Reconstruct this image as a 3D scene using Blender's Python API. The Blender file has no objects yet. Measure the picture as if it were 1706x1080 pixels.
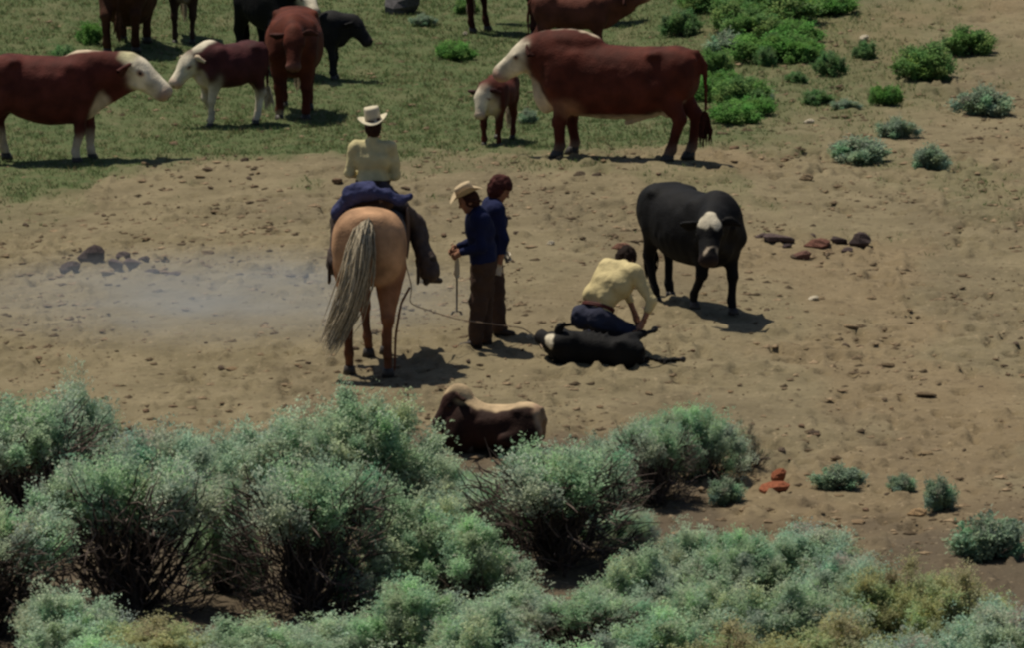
import bpy, math, random
import numpy as np
from mathutils import Vector, Matrix, Euler

# ------------------------------------------------------------------ camera, world, sun
scene = bpy.context.scene
COL = scene.collection
PI = math.pi
R = math.radians
F_PX, DEPR = 16380.0, R(9.0)                   # focal length in photo pixels (1706 wide), depression angle
CAM = np.array([0.0, -103.7, 16.42])
cam_d = bpy.data.cameras.new('camera')
cam_d.sensor_width = 36.0
cam_d.lens = 36.0 * F_PX / 1706.0
cam_d.clip_start = 1.0
cam_d.clip_end = 3000.0
cam = bpy.data.objects.new('camera', cam_d)
COL.objects.link(cam)
cam.location = CAM
cam.rotation_euler = (PI / 2 - DEPR, 0, 0)
scene.camera = cam

SUN_EL, SUN_AZ = R(66.0), math.atan2(-0.31, 0.31)   # azimuth measured from +Y towards +X
world = bpy.data.worlds.new('World')
scene.world = world
world.use_nodes = True
wn = world.node_tree
sky = wn.nodes.new('ShaderNodeTexSky')
sky.sky_type = 'NISHITA'
sky.sun_disc = False
sky.sun_elevation = SUN_EL
sky.sun_rotation = SUN_AZ % (2 * PI)
bg = wn.nodes['Background']
bg.inputs['Strength'].default_value = 0.065
wn.links.new(sky.outputs[0], bg.inputs['Color'])

sun_d = bpy.data.lights.new('sun', 'SUN')
sun_d.energy = 5.0
sun_d.angle = R(0.55)
sun_d.color = (1.0, 0.93, 0.78)
sun = bpy.data.objects.new('sun', sun_d)
COL.objects.link(sun)
sdir = Vector((math.sin(SUN_AZ) * math.cos(SUN_EL), math.cos(SUN_AZ) * math.cos(SUN_EL), math.sin(SUN_EL)))
sun.rotation_euler = sdir.to_track_quat('Z', 'Y').to_euler()
sun.location = sdir * 60

scene.view_settings.view_transform = 'Standard'
scene.view_settings.look = 'None'
scene.view_settings.exposure = -0.22
scene.view_settings.gamma = 1.0
scene.cycles.max_bounces = 9
scene.cycles.diffuse_bounces = 7
scene.cycles.transparent_max_bounces = 6
scene.cycles.volume_bounces = 0
scene.cycles.filter_width = 2.6                # the soft pictures of an old telephoto film camera

# ------------------------------------------------------------------ noise and ground height
def _hash(*k):
    s = 0.0
    for v, m in zip(k, (127.1, 311.7, 74.7, 53.3)):
        s = s + v * m
    t = np.sin(s) * 43758.5453
    return t - np.floor(t)

def vnoise(x, y, seed=0):
    xi, yi = np.floor(x), np.floor(y)
    u, v = x - xi, y - yi
    u = u * u * u * (u * (u * 6 - 15) + 10)
    v = v * v * v * (v * (v * 6 - 15) + 10)
    a, b = _hash(xi, yi, seed), _hash(xi + 1, yi, seed)
    c, d = _hash(xi, yi + 1, seed), _hash(xi + 1, yi + 1, seed)
    return (a * (1 - u) + b * u) * (1 - v) + (c * (1 - u) + d * u) * v

def fbm(x, y, seed=0, octaves=4, gain=0.5):
    t, a, n = 0.0, 1.0, 0.0
    for o in range(octaves):
        t = t + a * vnoise(x * 2 ** o + 17.3 * o, y * 2 ** o - 9.1 * o, seed + o)
        n += a
        a *= gain
    return t / n

def vnoise3(p, seed=0):
    x, y, z = p[..., 0], p[..., 1], p[..., 2]
    zi = np.floor(z)
    w = z - zi
    w = w * w * (3 - 2 * w)
    out = 0.0
    for k in (0, 1):
        xi, yi = np.floor(x), np.floor(y)
        u, v = x - xi, y - yi
        u = u * u * (3 - 2 * u)
        v = v * v * (3 - 2 * v)
        zz = zi + k
        q = (_hash(xi, yi, zz, seed) * (1 - u) + _hash(xi + 1, yi, zz, seed) * u) * (1 - v) + \
            (_hash(xi, yi + 1, zz, seed) * (1 - u) + _hash(xi + 1, yi + 1, zz, seed) * u) * v
        out = out + q * (w if k else 1 - w)
    return out

def sstep(a, b, x):
    t = np.clip((x - a) / (b - a), 0, 1)
    return t * t * (3 - 2 * t)

def ground_h(x, y):
    x = np.asarray(x, float)
    y = np.asarray(y, float)
    h = 0.30 * (vnoise(x / 7 + 3.1, y / 9 + 1.7, 5) - 0.5)
    h = h + 0.10 * np.exp(-(((x - 1.3) / 2.2) ** 2 + ((y - 10.9) / 1.3) ** 2))
    edge = 12.9 + 0.5 * np.sin(x * 0.9) + 0.5 * (vnoise(x * 0.8, y * 0.0 + 3, 8) - 0.5)
    h = h - 0.10 * sstep(0.0, 0.5, y - edge) * sstep(2.6, 1.2, x) * sstep(-6.5, -3.0, x)
    far = sstep(45, 400, np.hypot(x, y))
    h = h + far * 14.0 * (fbm(x / 160 + 4, y / 160, 31, 3) - 0.42)
    return h

_fw = np.array([0, math.cos(DEPR), -math.sin(DEPR)])
_up = np.array([0, math.sin(DEPR), math.cos(DEPR)])

def spot(px, py):
    """Point of the ground seen at a photo pixel."""
    d = _fw + np.array([1, 0, 0]) * (px - 853) / F_PX + _up * (540 - py) / F_PX
    z = 0.0
    for _ in range(12):
        t = (z - CAM[2]) / d[2]
        p = CAM + d * t
        z = float(ground_h(p[0], p[1]))
    return np.array([p[0], p[1], z])

def ppm(py):
    """Photo pixels per metre for something standing at the row py."""
    return F_PX / np.linalg.norm(spot(853, py) - CAM)

# ------------------------------------------------------------------ objects
def put(o, loc=None, rz=0.0, parent=None):
    COL.objects.link(o)
    if loc is not None:
        o.location = [float(v) for v in loc]
    if rz:
        o.rotation_euler = (0, 0, rz)
    if parent is not None:
        o.parent = parent
    return o

def thing(name, label, cat, loc, rz=0.0, group=None):
    o = bpy.data.objects.new(name, None)
    o.empty_display_size = 0.2
    put(o, loc, rz)
    o['label'] = label
    o['category'] = cat
    if group:
        o['group'] = group
    return o

def tag(o, label, cat, group=None):
    o['label'] = label
    o['category'] = cat
    if group:
        o['group'] = group
    return o

def mesh_from(name, V, Fq, mat=None, col=None, smooth=True):
    me = bpy.data.meshes.new(name)
    V = np.asarray(V, np.float32)
    Fq = np.asarray(Fq, np.int32)
    n = Fq.shape[1]
    me.vertices.add(len(V))
    me.vertices.foreach_set('co', V.ravel())
    me.loops.add(Fq.size)
    me.loops.foreach_set('vertex_index', Fq.ravel())
    me.polygons.add(len(Fq))
    me.polygons.foreach_set('loop_start', np.arange(0, Fq.size, n, dtype=np.int32))
    me.polygons.foreach_set('use_smooth', np.full(len(Fq), smooth))
    if col is not None:
        a = me.color_attributes.new('Col', 'FLOAT_COLOR', 'POINT')
        c = np.ones((len(V), 4), np.float32)
        c[:, :3] = col
        a.data.foreach_set('color', c.ravel())
    me.update(calc_edges=True)
    if mat:
        me.materials.append(mat)
    return me

def part(name, me, parent, loc=(0, 0, 0)):
    return put(bpy.data.objects.new(name, me), loc, 0, parent)

class MB:
    """Collects quads (triangles repeat a vertex index through degenerate-free fans) into one mesh."""
    def __init__(self):
        self.V, self.F, self.C, self.n = [], [], [], 0
    def add(self, V, Fq, col=None):
        V = np.asarray(V, float)
        Fq = np.asarray(Fq, int)
        self.V.append(V)
        self.F.append(Fq + self.n)
        self.C.append(np.broadcast_to(np.asarray(col if col is not None else (1, 1, 1), float), (len(V), 3)))
        self.n += len(V)
    def tube(self, pts, radii, sides=6, col=None, cap=True):
        pts = np.asarray(pts, float)
        m = len(pts)
        rad = np.broadcast_to(np.asarray(radii, float), (m,))
        t = np.gradient(pts, axis=0)
        t /= np.linalg.norm(t, axis=1, keepdims=True) + 1e-9
        ref = np.array([0, 0, 1.0]) if abs(t[0][2]) < 0.8 else np.array([1.0, 0, 0])
        V = []
        for i in range(m):
            a = np.cross(t[i], ref)
            a /= np.linalg.norm(a) + 1e-9
            b = np.cross(t[i], a)
            an = np.arange(sides) * 2 * PI / sides
            V.append(pts[i] + rad[i] * (np.cos(an)[:, None] * a + np.sin(an)[:, None] * b))
        Fq = []
        for i in range(m - 1):
            for s in range(sides):
                s2 = (s + 1) % sides
                Fq.append((i * sides + s, i * sides + s2, (i + 1) * sides + s2, (i + 1) * sides + s))
        V = np.concatenate(V)
        if cap:
            V = np.vstack([V, pts[0] - t[0] * rad[0] * 0.4, pts[-1] + t[-1] * rad[-1] * 0.4])
            for base, c, fl in ((0, len(V) - 2, 1), ((m - 1) * sides, len(V) - 1, 0)):
                for s in range(0, sides - 1, 2):
                    q = [base + s, base + (s + 1) % sides, base + (s + 2) % sides, c]
                    Fq.append(q[::-1] if not fl else q)
        self.add(V, Fq, col)
    def mesh(self, name, mat, smooth=True):
        return mesh_from(name, np.concatenate(self.V), np.concatenate(self.F), mat, np.concatenate(self.C), smooth)

# ------------------------------------------------------------------ materials
def nodes_of(m):
    m.use_nodes = True
    return m.node_tree, m.node_tree.nodes['Principled BSDF']

def mat_attr(name, rough=0.8, spec=0.25, var=0.3, scale=12.0, bump=0.0, bscale=80.0, sheen=0.0, trans=0.0):
    """Colour from the mesh's own 'Col' attribute, broken up by noise."""
    m = bpy.data.materials.new(name)
    nt, b = nodes_of(m)
    L = nt.links.new
    at = nt.nodes.new('ShaderNodeAttribute')
    at.attribute_name = 'Col'
    tc = nt.nodes.new('ShaderNodeTexCoord')
    no = nt.nodes.new('ShaderNodeTexNoise')
    no.inputs['Scale'].default_value = scale
    no.inputs['Detail'].default_value = 5
    L(tc.outputs['Object'], no.inputs['Vector'])
    mr = nt.nodes.new('ShaderNodeMapRange')
    mr.inputs['From Min'].default_value = 0.3
    mr.inputs['From Max'].default_value = 0.7
    mr.inputs['To Min'].default_value = 1 - var
    mr.inputs['To Max'].default_value = 1 + var
    L(no.outputs['Fac'], mr.inputs['Value'])
    mx = nt.nodes.new('ShaderNodeMix')
    mx.data_type = 'RGBA'
    mx.blend_type = 'MULTIPLY'
    mx.inputs['Factor'].default_value = 1.0
    L(at.outputs['Color'], mx.inputs[6])
    L(mr.outputs[0], mx.inputs[7])
    L(mx.outputs[2], b.inputs['Base Color'])
    b.inputs['Roughness'].default_value = rough
    b.inputs['Specular IOR Level'].default_value = spec
    if sheen:
        b.inputs['Sheen Weight'].default_value = sheen
    if bump:
        n2 = nt.nodes.new('ShaderNodeTexNoise')
        n2.inputs['Scale'].default_value = bscale
        n2.inputs['Detail'].default_value = 3
        L(tc.outputs['Object'], n2.inputs['Vector'])
        bp = nt.nodes.new('ShaderNodeBump')
        bp.inputs['Strength'].default_value = bump
        bp.inputs['Distance'].default_value = 0.01
        L(n2.outputs['Fac'], bp.inputs['Height'])
        L(bp.outputs[0], b.inputs['Normal'])
    if trans:
        tr = nt.nodes.new('ShaderNodeBsdfTranslucent')
        L(mx.outputs[2], tr.inputs['Color'])
        ms = nt.nodes.new('ShaderNodeMixShader')
        ms.inputs[0].default_value = trans
        L(b.outputs[0], ms.inputs[1])
        L(tr.outputs[0], ms.inputs[2])
        L(ms.outputs[0], nt.nodes['Material Output'].inputs['Surface'])
    return m

M_COAT = mat_attr('animal_coat', 0.75, 0.12, 0.38, 5, 0.6, 45)
M_HORN = mat_attr('hoof_horn', 0.55, 0.3, 0.2, 30)
M_HAIR = mat_attr('long_hair', 0.8, 0.08, 0.35, 25, 0.5, 90)
M_CLOTH = mat_attr('woven_cloth', 0.9, 0.1, 0.16, 10, 0.9, 22)
M_LEATHER = mat_attr('leather', 0.65, 0.3, 0.25, 18, 0.3, 70)
M_STRAW = mat_attr('pale_felt', 0.85, 0.15, 0.12, 30, 0.2, 120)
M_METAL = mat_attr('dark_iron', 0.6, 0.4, 0.2, 30)
M_ROPE = mat_attr('rope_fibre', 0.9, 0.1, 0.2, 60)
M_LEAF = mat_attr('leaf', 0.8, 0.10, 0.15, 3, 0, 1, 0, 0.5)
M_BARK = mat_attr('woody_bark', 0.95, 0.05, 0.3, 25)
M_ROCK = mat_attr('rough_stone', 0.95, 0.1, 0.35, 14, 0.6, 45)

# ------------------------------------------------------------------ implicit bodies -> one continuous mesh
class Prim:
    def __init__(s, f, lo, hi, col, k):
        s.f, s.lo, s.hi, s.col, s.k = f, np.asarray(lo), np.asarray(hi), col, k

def cone(a, b, ra, rb, col, k=0.04, sq=None):
    """Tapering limb from a to b; sq squashes it along an axis: (axis vector, factor)."""
    a, b = np.asarray(a, float), np.asarray(b, float)
    ab = b - a
    L2 = float(ab @ ab) + 1e-9
    def f(P):
        q = P - a
        t = np.clip((q @ ab) / L2, 0, 1)
        r = q - t[..., None] * ab
        if sq is not None:
            ax, fac = sq
            c = r @ np.asarray(ax)
            r = r + (c * (1 / fac - 1))[..., None] * np.asarray(ax)
        return (np.linalg.norm(r, axis=-1) - (ra + (rb - ra) * t)) * (min(1, sq[1]) if sq else 1)
    m = max(ra, rb) * (max(1, sq[1]) if sq else 1)
    return Prim(f, np.minimum(a, b) - m, np.maximum(a, b) + m, col, k)

def blob(c, r, col, k=0.04, axes=None):
    c, r = np.asarray(c, float), np.asarray(r, float)
    A = np.eye(3) if axes is None else np.asarray(axes, float)
    def f(P):
        q = (P - c) @ A.T
        k0 = np.linalg.norm(q / r, axis=-1)
        k1 = np.linalg.norm(q / (r * r), axis=-1) + 1e-9
        return k0 * (k0 - 1) / k1
    m = r.max()
    return Prim(f, c - m, c + m, col, k)

def loft(x, top, bot, w, col, k=0.05, expo=2.3):
    """Barrel along X with its own top line, under line and half width at each station."""
    x, top, bot, w = [np.asarray(v, float) for v in (x, top, bot, w)]
    def smooth_interp(q, y):
        # Catmull-Rom through the stations
        i = np.clip(np.searchsorted(x, q) - 1, 0, len(x) - 2)
        t = np.clip((q - x[i]) / (x[i + 1] - x[i]), 0, 1)
        g = np.gradient(y, x)
        h = x[i + 1] - x[i]
        return (2 * t**3 - 3 * t**2 + 1) * y[i] + (t**3 - 2 * t**2 + t) * h * g[i] + \
               (-2 * t**3 + 3 * t**2) * y[i + 1] + (t**3 - t**2) * h * g[i + 1]
    def f(P):
        q = P[..., 0]
        qc = np.clip(q, x[0], x[-1])
        T, B, W = smooth_interp(qc, top), smooth_interp(qc, bot), smooth_interp(qc, w)
        hh = np.maximum((T - B) / 2, 0.01)
        W = np.maximum(W, 0.01)
        r = ((np.abs(P[..., 1]) / W) ** expo + (np.abs(P[..., 2] - (T + B) / 2) / hh) ** expo) ** (1 / expo)
        return (r - 1) * np.minimum(W, hh) + np.abs(q - qc)
    lo = (x[0] - 0.05, -w.max() - 0.05, bot.min() - 0.05)
    hi = (x[-1] + 0.05, w.max() + 0.05, top.max() + 0.05)
    return Prim(f, lo, hi, col, k)

def surface_nets(F, o, h):
    n = F.shape
    ins = F < 0
    cs = tuple(v - 1 for v in n)
    acc = np.zeros(cs + (3,))
    cnt = np.zeros(cs)
    crosses = []
    for ax in range(3):
        s0 = [slice(None)] * 3
        s1 = [slice(None)] * 3
        s0[ax], s1[ax] = slice(0, -1), slice(1, None)
        f0, f1 = F[tuple(s0)], F[tuple(s1)]
        cr = ins[tuple(s0)] != ins[tuple(s1)]
        t = np.where(cr, f0 / np.where(cr, f0 - f1, 1), 0)
        crosses.append((cr, ins[tuple(s0)]))
        o1, o2 = [a for a in range(3) if a != ax]
        for a in (0, 1):
            for b in (0, 1):
                sl = [slice(None)] * 3
                sl[o1] = slice(a, n[o1] - 1 + a)
                sl[o2] = slice(b, n[o2] - 1 + b)
                c = cr[tuple(sl)]
                acc[..., ax] += t[tuple(sl)]
                acc[..., o1] += c * a
                acc[..., o2] += c * b
                cnt += c
    act = cnt > 0
    idx = -np.ones(cs, int)
    idx[act] = np.arange(act.sum())
    ijk = np.argwhere(act)
    V = (acc[act] / cnt[act][:, None] + ijk) * h + o
    faces = []
    for ax in range(3):
        cr, i0 = crosses[ax]
        u, v = (ax + 1) % 3, (ax + 2) % 3
        e = np.argwhere(cr)
        e = e[(e[:, u] > 0) & (e[:, u] < n[u] - 1) & (e[:, v] > 0) & (e[:, v] < n[v] - 1)]
        def cell(du, dv):
            q = e.copy()
            q[:, u] += du
            q[:, v] += dv
            return idx[q[:, 0], q[:, 1], q[:, 2]]
        q = np.stack([cell(-1, -1), cell(0, -1), cell(0, 0), cell(-1, 0)], 1)
        fl = ~i0[e[:, 0], e[:, 1], e[:, 2]]
        q[fl] = q[fl][:, ::-1]
        faces.append(q)
    return V, np.concatenate(faces)

def relax(V, Fq, it=2, lam=0.5):
    e = np.concatenate([Fq[:, [0, 1]], Fq[:, [1, 2]], Fq[:, [2, 3]], Fq[:, [3, 0]]])
    n = len(V)
    deg = np.bincount(e[:, 0], minlength=n) + np.bincount(e[:, 1], minlength=n)
    for _ in range(it):
        S = np.stack([np.bincount(e[:, 0], V[e[:, 1], c], n) + np.bincount(e[:, 1], V[e[:, 0], c], n) for c in range(3)], 1)
        V = V + lam * (S / np.maximum(deg, 1)[:, None] - V)
    return V

def body_mesh(name, prims, h, mat, paint=None, lump=0.0, lscale=6.0, clip=None, seed=0, it=2):
    lo = np.min([p.lo for p in prims], 0) - 3 * h - 0.03
    hi = np.max([p.hi for p in prims], 0) + 3 * h + 0.03
    n = np.ceil((hi - lo) / h).astype(int) + 1
    F = np.full(n, 0.5)
    ax = [lo[i] + h * np.arange(n[i]) for i in range(3)]
    for p in prims:
        s = []
        for i in range(3):
            a = max(0, int((p.lo[i] - p.k - 2 * h - lo[i]) / h))
            b = min(n[i], int((p.hi[i] + p.k + 2 * h - lo[i]) / h) + 2)
            s.append(slice(a, b))
        P = np.stack(np.meshgrid(ax[0][s[0]], ax[1][s[1]], ax[2][s[2]], indexing='ij'), -1)
        d = p.f(P)
        D = F[tuple(s)]
        t = np.clip(0.5 + 0.5 * (D - d) / p.k, 0, 1)
        F[tuple(s)] = D * (1 - t) + d * t - p.k * t * (1 - t)
    if clip is not None:
        G = np.stack(np.meshgrid(*ax, indexing='ij'), -1)
        F = np.maximum(F, clip(G))
    V, Fq = surface_nets(F, lo, h)
    V = relax(V, Fq, it)
    W = np.zeros(len(V))
    C = np.zeros((len(V), 3))
    for p in prims:
        w = np.exp(-np.clip(p.f(V), -0.01, 0.4) / 0.014)
        W += w
        C += w[:, None] * np.asarray(p.col)
    C /= W[:, None] + 1e-12
    if paint:
        for c, r, col, soft in paint:
            q = V + 0.05 * (np.stack([vnoise3(V * 14 + 7 * j, seed + j) for j in range(3)], 1) - 0.5)
            d = np.linalg.norm((q - np.asarray(c)) / np.asarray(r), axis=1)
            a = (1 - sstep(1 - soft, 1 + soft, d))[:, None]
            C = C * (1 - a) + np.asarray(col) * a
    if lump:
        a, b = V[Fq[:, 2]] - V[Fq[:, 0]], V[Fq[:, 3]] - V[Fq[:, 1]]
        fn = np.cross(a, b)
        N = np.stack([sum(np.bincount(Fq[:, j], fn[:, c], len(V)) for j in range(4)) for c in range(3)], 1)
        N /= np.linalg.norm(N, axis=1, keepdims=True) + 1e-9
        d = vnoise3(V * lscale, seed) - 0.5 + 0.5 * (vnoise3(V * lscale * 2.3, seed + 1) - 0.5)
        V = V + N * (d * lump)[:, None]
    return mesh_from(name, V, Fq, mat, C)

def ball(r, col, mat, name, seg=10):
    V, Fq = [], []
    for i in range(seg // 2 + 1):
        a = PI * i / (seg // 2)
        for j in range(seg):
            b = 2 * PI * j / seg
            V.append((math.sin(a) * math.cos(b), math.sin(a) * math.sin(b), math.cos(a)))
    for i in range(seg // 2):
        for j in range(seg):
            Fq.append((i * seg + j, (i + 1) * seg + j, (i + 1) * seg + (j + 1) % seg, i * seg + (j + 1) % seg))
    return mesh_from(name, np.array(V) * np.asarray(r), Fq, mat, np.array(col))

# ------------------------------------------------------------------ ground, with clods, hoof prints and grass patches
def grass_mask(x, y):
    """How green the ground is, 0..1: the grazed flat at the back left and thin patches at the right."""
    n = fbm(x * 0.9, y * 0.35, 41, 4) - 0.5
    m = fbm(x * 2.6 + 9, y * 0.9, 47, 3) - 0.5
    edge = 12.9 + 0.5 * np.sin(x * 0.9) - 2.6 * sstep(-3.2, -5.2, x)
    a = sstep(-0.9, 1.4, y - edge + 3.5 * n) * sstep(4.6, 1.6, x + 2.2 * n)
    b = 0.75 * sstep(14.0, 19.0, y + 5 * n) * sstep(7.2, 3.0, x + 3 * m)
    c = 0.30 * sstep(0.52, 0.66, n + 0.5) * sstep(4, 12, y)
    return np.clip(np.maximum(np.maximum(a, b), c) * (0.95 + 0.9 * m), 0, 1)

def axis_steps(lo, hi, fine, far):
    a = list(np.arange(lo, hi + 1e-6, fine))
    s, v = fine, hi
    while v < far:
        s *= 1.35
        v += s
        a.append(v)
    s, v = fine, lo
    while v > -far:
        s *= 1.35
        v -= s
        a.insert(0, v)
    return np.array(a)

def build_ground():
    xs = axis_steps(-6.2, 6.2, 0.036, 900)
    ys = axis_steps(-19.5, 29.5, 0.075, 900)
    X, Y = np.meshgrid(xs, ys, indexing='ij')
    H = ground_h(X, Y)
    near = sstep(60, 25, np.hypot(X, Y * 0.8))
    G = grass_mask(X, Y)
    rough = 0.036 * (fbm(X * 1.8, Y * 1.1, 11, 3) - 0.5) + 0.030 * (fbm(X * 6, Y * 3.2, 12, 3) - 0.5)
    clod = sstep(0.66, 0.86, vnoise(X * 8, Y * 5, 13)) * 0.055 * sstep(0.36, 0.6, fbm(X * 0.8, Y * 0.5, 14, 3))
    print_ = -sstep(0.70, 0.86, vnoise(X * 6.5 + 31, Y * 4 + 5, 15)) * 0.085 * sstep(0.34, 0.56, fbm(X * 0.7 + 5, Y * 0.4, 16, 3))
    H = H + near * (rough + (clod + print_) * (1 - 0.75 * G))
    n, m = len(xs), len(ys)
    I = np.arange(n * m).reshape(n, m)
    Fq = np.stack([I[:-1, :-1], I[1:, :-1], I[1:, 1:], I[:-1, 1:]], -1).reshape(-1, 4)
    red = sstep(0.48, 0.66, fbm(X * 0.5 + 2, Y * 0.22, 51, 3)) * sstep(-2, 5, X) + \
          0.8 * sstep(0.5, 0.62, fbm(X * 0.9, Y * 0.5, 52, 3)) * sstep(-5, -9, Y)
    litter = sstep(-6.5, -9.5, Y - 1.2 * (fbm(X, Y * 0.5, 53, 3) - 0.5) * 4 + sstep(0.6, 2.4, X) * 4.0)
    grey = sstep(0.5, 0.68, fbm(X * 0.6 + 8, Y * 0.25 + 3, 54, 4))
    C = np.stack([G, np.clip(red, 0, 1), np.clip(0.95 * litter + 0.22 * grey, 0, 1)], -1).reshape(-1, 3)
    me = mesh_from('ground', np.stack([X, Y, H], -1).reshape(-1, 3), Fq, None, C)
    m_ = bpy.data.materials.new('bare_earth_and_grass')
    nt, b = nodes_of(m_)
    L = nt.links.new
    at = nt.nodes.new('ShaderNodeAttribute')
    at.attribute_name = 'Col'
    sep = nt.nodes.new('ShaderNodeSeparateColor')
    L(at.outputs['Color'], sep.inputs[0])
    tc = nt.nodes.new('ShaderNodeTexCoord')
    def noise(sc, det, stretch=(1, 1, 1)):
        mp = nt.nodes.new('ShaderNodeMapping')
        mp.inputs['Scale'].default_value = stretch
        L(tc.outputs['Object'], mp.inputs['Vector'])
        k = nt.nodes.new('ShaderNodeTexNoise')
        k.inputs['Scale'].default_value = sc
        k.inputs['Detail'].default_value = det
        L(mp.outputs[0], k.inputs['Vector'])
        return k.outputs['Fac']
    def mix(f, a, bb, mode='MIX'):
        x = nt.nodes.new('ShaderNodeMix')
        x.data_type = 'RGBA'
        x.blend_type = mode
        for sock, v in ((x.inputs[0], f), (x.inputs[6], a), (x.inputs[7], bb)):
            if isinstance(v, (int, float)):
                sock.default_value = v
            elif isinstance(v, tuple):
                sock.default_value = v + (1,)
            else:
                L(v, sock)
        return x.outputs[2]
    def rng(v, a, bb, lo=0.0, hi=1.0):
        r = nt.nodes.new('ShaderNodeMapRange')
        for q, w in zip(('From Min', 'From Max', 'To Min', 'To Max'), (a, bb, lo, hi)):
            r.inputs[q].default_value = w
        L(v, r.inputs['Value'])
        return r.outputs[0]
    earth = mix(rng(noise(1.3, 6), 0.35, 0.65), (0.160, 0.131, 0.078), (0.212, 0.174, 0.106))
    earth = mix(sep.outputs[1], earth, mix(0.30, earth, (0.215, 0.140, 0.080)))
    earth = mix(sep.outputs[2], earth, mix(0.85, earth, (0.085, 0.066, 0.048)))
    earth = mix(rng(noise(9, 4), 0.55, 0.72), earth, mix(0.62, earth, (0.080, 0.060, 0.040)))
    earth = mix(rng(noise(17, 3, (1, 0.8, 1)), 0.62, 0.72), earth, mix(0.5, earth, (0.36, 0.28, 0.18)))
    grass = mix(rng(noise(2.2, 5), 0.35, 0.65), (0.070, 0.098, 0.040), (0.100, 0.118, 0.052))
    grass = mix(rng(noise(7, 4), 0.5, 0.75), grass, (0.130, 0.120, 0.064))
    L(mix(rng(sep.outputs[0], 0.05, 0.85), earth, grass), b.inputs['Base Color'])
    b.inputs['Roughness'].default_value = 0.97
    b.inputs['Specular IOR Level'].default_value = 0.08
    bp = nt.nodes.new('ShaderNodeBump')
    bp.inputs['Strength'].default_value = 0.7
    bp.inputs['Distance'].default_value = 0.03
    L(noise(22, 5), bp.inputs['Height'])
    L(bp.outputs[0], b.inputs['Normal'])
    me.materials.append(m_)
    g = put(bpy.data.objects.new('ground', me))
    g['kind'] = 'structure'
build_ground()

# ------------------------------------------------------------------ cattle
RED, DKRED, TANRED = (0.078, 0.019, 0.012), (0.045, 0.013, 0.009), (0.17, 0.055, 0.028)
BLACK, BROWN = (0.0075, 0.0070, 0.0075), (0.075, 0.034, 0.018)
WHITE, CREAM, DUST = (0.62, 0.55, 0.42), (0.50, 0.40, 0.29), (0.26, 0.20, 0.14)
PINK, GREYC = (0.38, 0.20, 0.15), (0.20, 0.16, 0.145)

def unit(v):
    v = np.asarray(v, float)
    return v / (np.linalg.norm(v) + 1e-9)

def hoof_mesh():
    b = MB()
    V, Fq = [], []
    for z, r, dx in ((0.0, 0.062, 0.012), (0.035, 0.056, 0.004), (0.075, 0.047, -0.010)):
        for j in range(10):
            a = 2 * PI * j / 10
            cleft = 0.80 if j == 0 else 1.0
            V.append((r * 1.2 * math.cos(a) * cleft + dx, r * math.sin(a), z))
    for i in range(2):
        for j in range(10):
            j2 = (j + 1) % 10
            Fq.append((i * 10 + j, i * 10 + j2, (i + 1) * 10 + j2, (i + 1) * 10 + j))
    V += [(0, 0, 0.0), (-0.01, 0, 0.08)]
    for j in range(0, 10, 2):
        Fq.append((30, (j + 2) % 10, j + 1, j))
        Fq.append((31, 20 + j, 20 + j + 1, 20 + (j + 2) % 10))
    b.add(V, Fq, (0.045, 0.036, 0.030))
    return b.mesh('hoof', M_HORN)
HOOF = hoof_mesh()

def ear_mesh(col):
    """Leaf shaped ear pointing along +Y, cupped forward."""
    b = MB()
    V, Fq = [], []
    for s, w in ((0, 0.028), (0.3, 0.066), (0.6, 0.072), (0.85, 0.045), (1.0, 0.010)):
        for j in range(8):
            a = 2 * PI * j / 8
            z = w * math.cos(a)
            x = 0.020 * math.sin(a) - 0.5 * (z * z) / 0.06
            V.append((x, s * 0.20, z - 0.05 * s * s))
    for i in range(4):
        for j in range(8):
            Fq.append((i * 8 + j, (i + 1) * 8 + j, (i + 1) * 8 + (j + 1) % 8, i * 8 + (j + 1) % 8))
    b.add(V, Fq, col)
    return b.mesh('ear', M_COAT)
EARS = {}
EYE = ball((0.024, 0.024, 0.024), (0.012, 0.010, 0.010), M_HORN, 'eye')

def tuft_mesh(pts, r, col, name, strands=26, seed=1, spread=1.0, sr=0.30):
    """Bundle of hair strands following a line, widest in the middle."""
    rnd = np.random.default_rng(seed)
    pts = np.asarray(pts, float)
    b = MB()
    t = np.linspace(0, 1, len(pts))
    for _ in range(strands):
        off = rnd.normal(0, 1, 3) * r * 0.55
        k = rnd.uniform(0.72, 1.0)
        q = np.linspace(0, k, 7)
        P = np.stack([np.interp(q, t, pts[:, c]) for c in range(3)], 1)
        P = P + off * (0.25 + np.sin(q * PI * 0.75) ** 0.8 * spread)[:, None]
        P = P + rnd.normal(0, r * 0.13, (7, 3))
        b.tube(P, r * sr * np.array([0.8, 1, 1, 0.9, 0.7, 0.5, 0.15]), 5, np.asarray(col) * rnd.uniform(0.82, 1.18))
    return b.mesh(name, M_HAIR)

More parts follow.
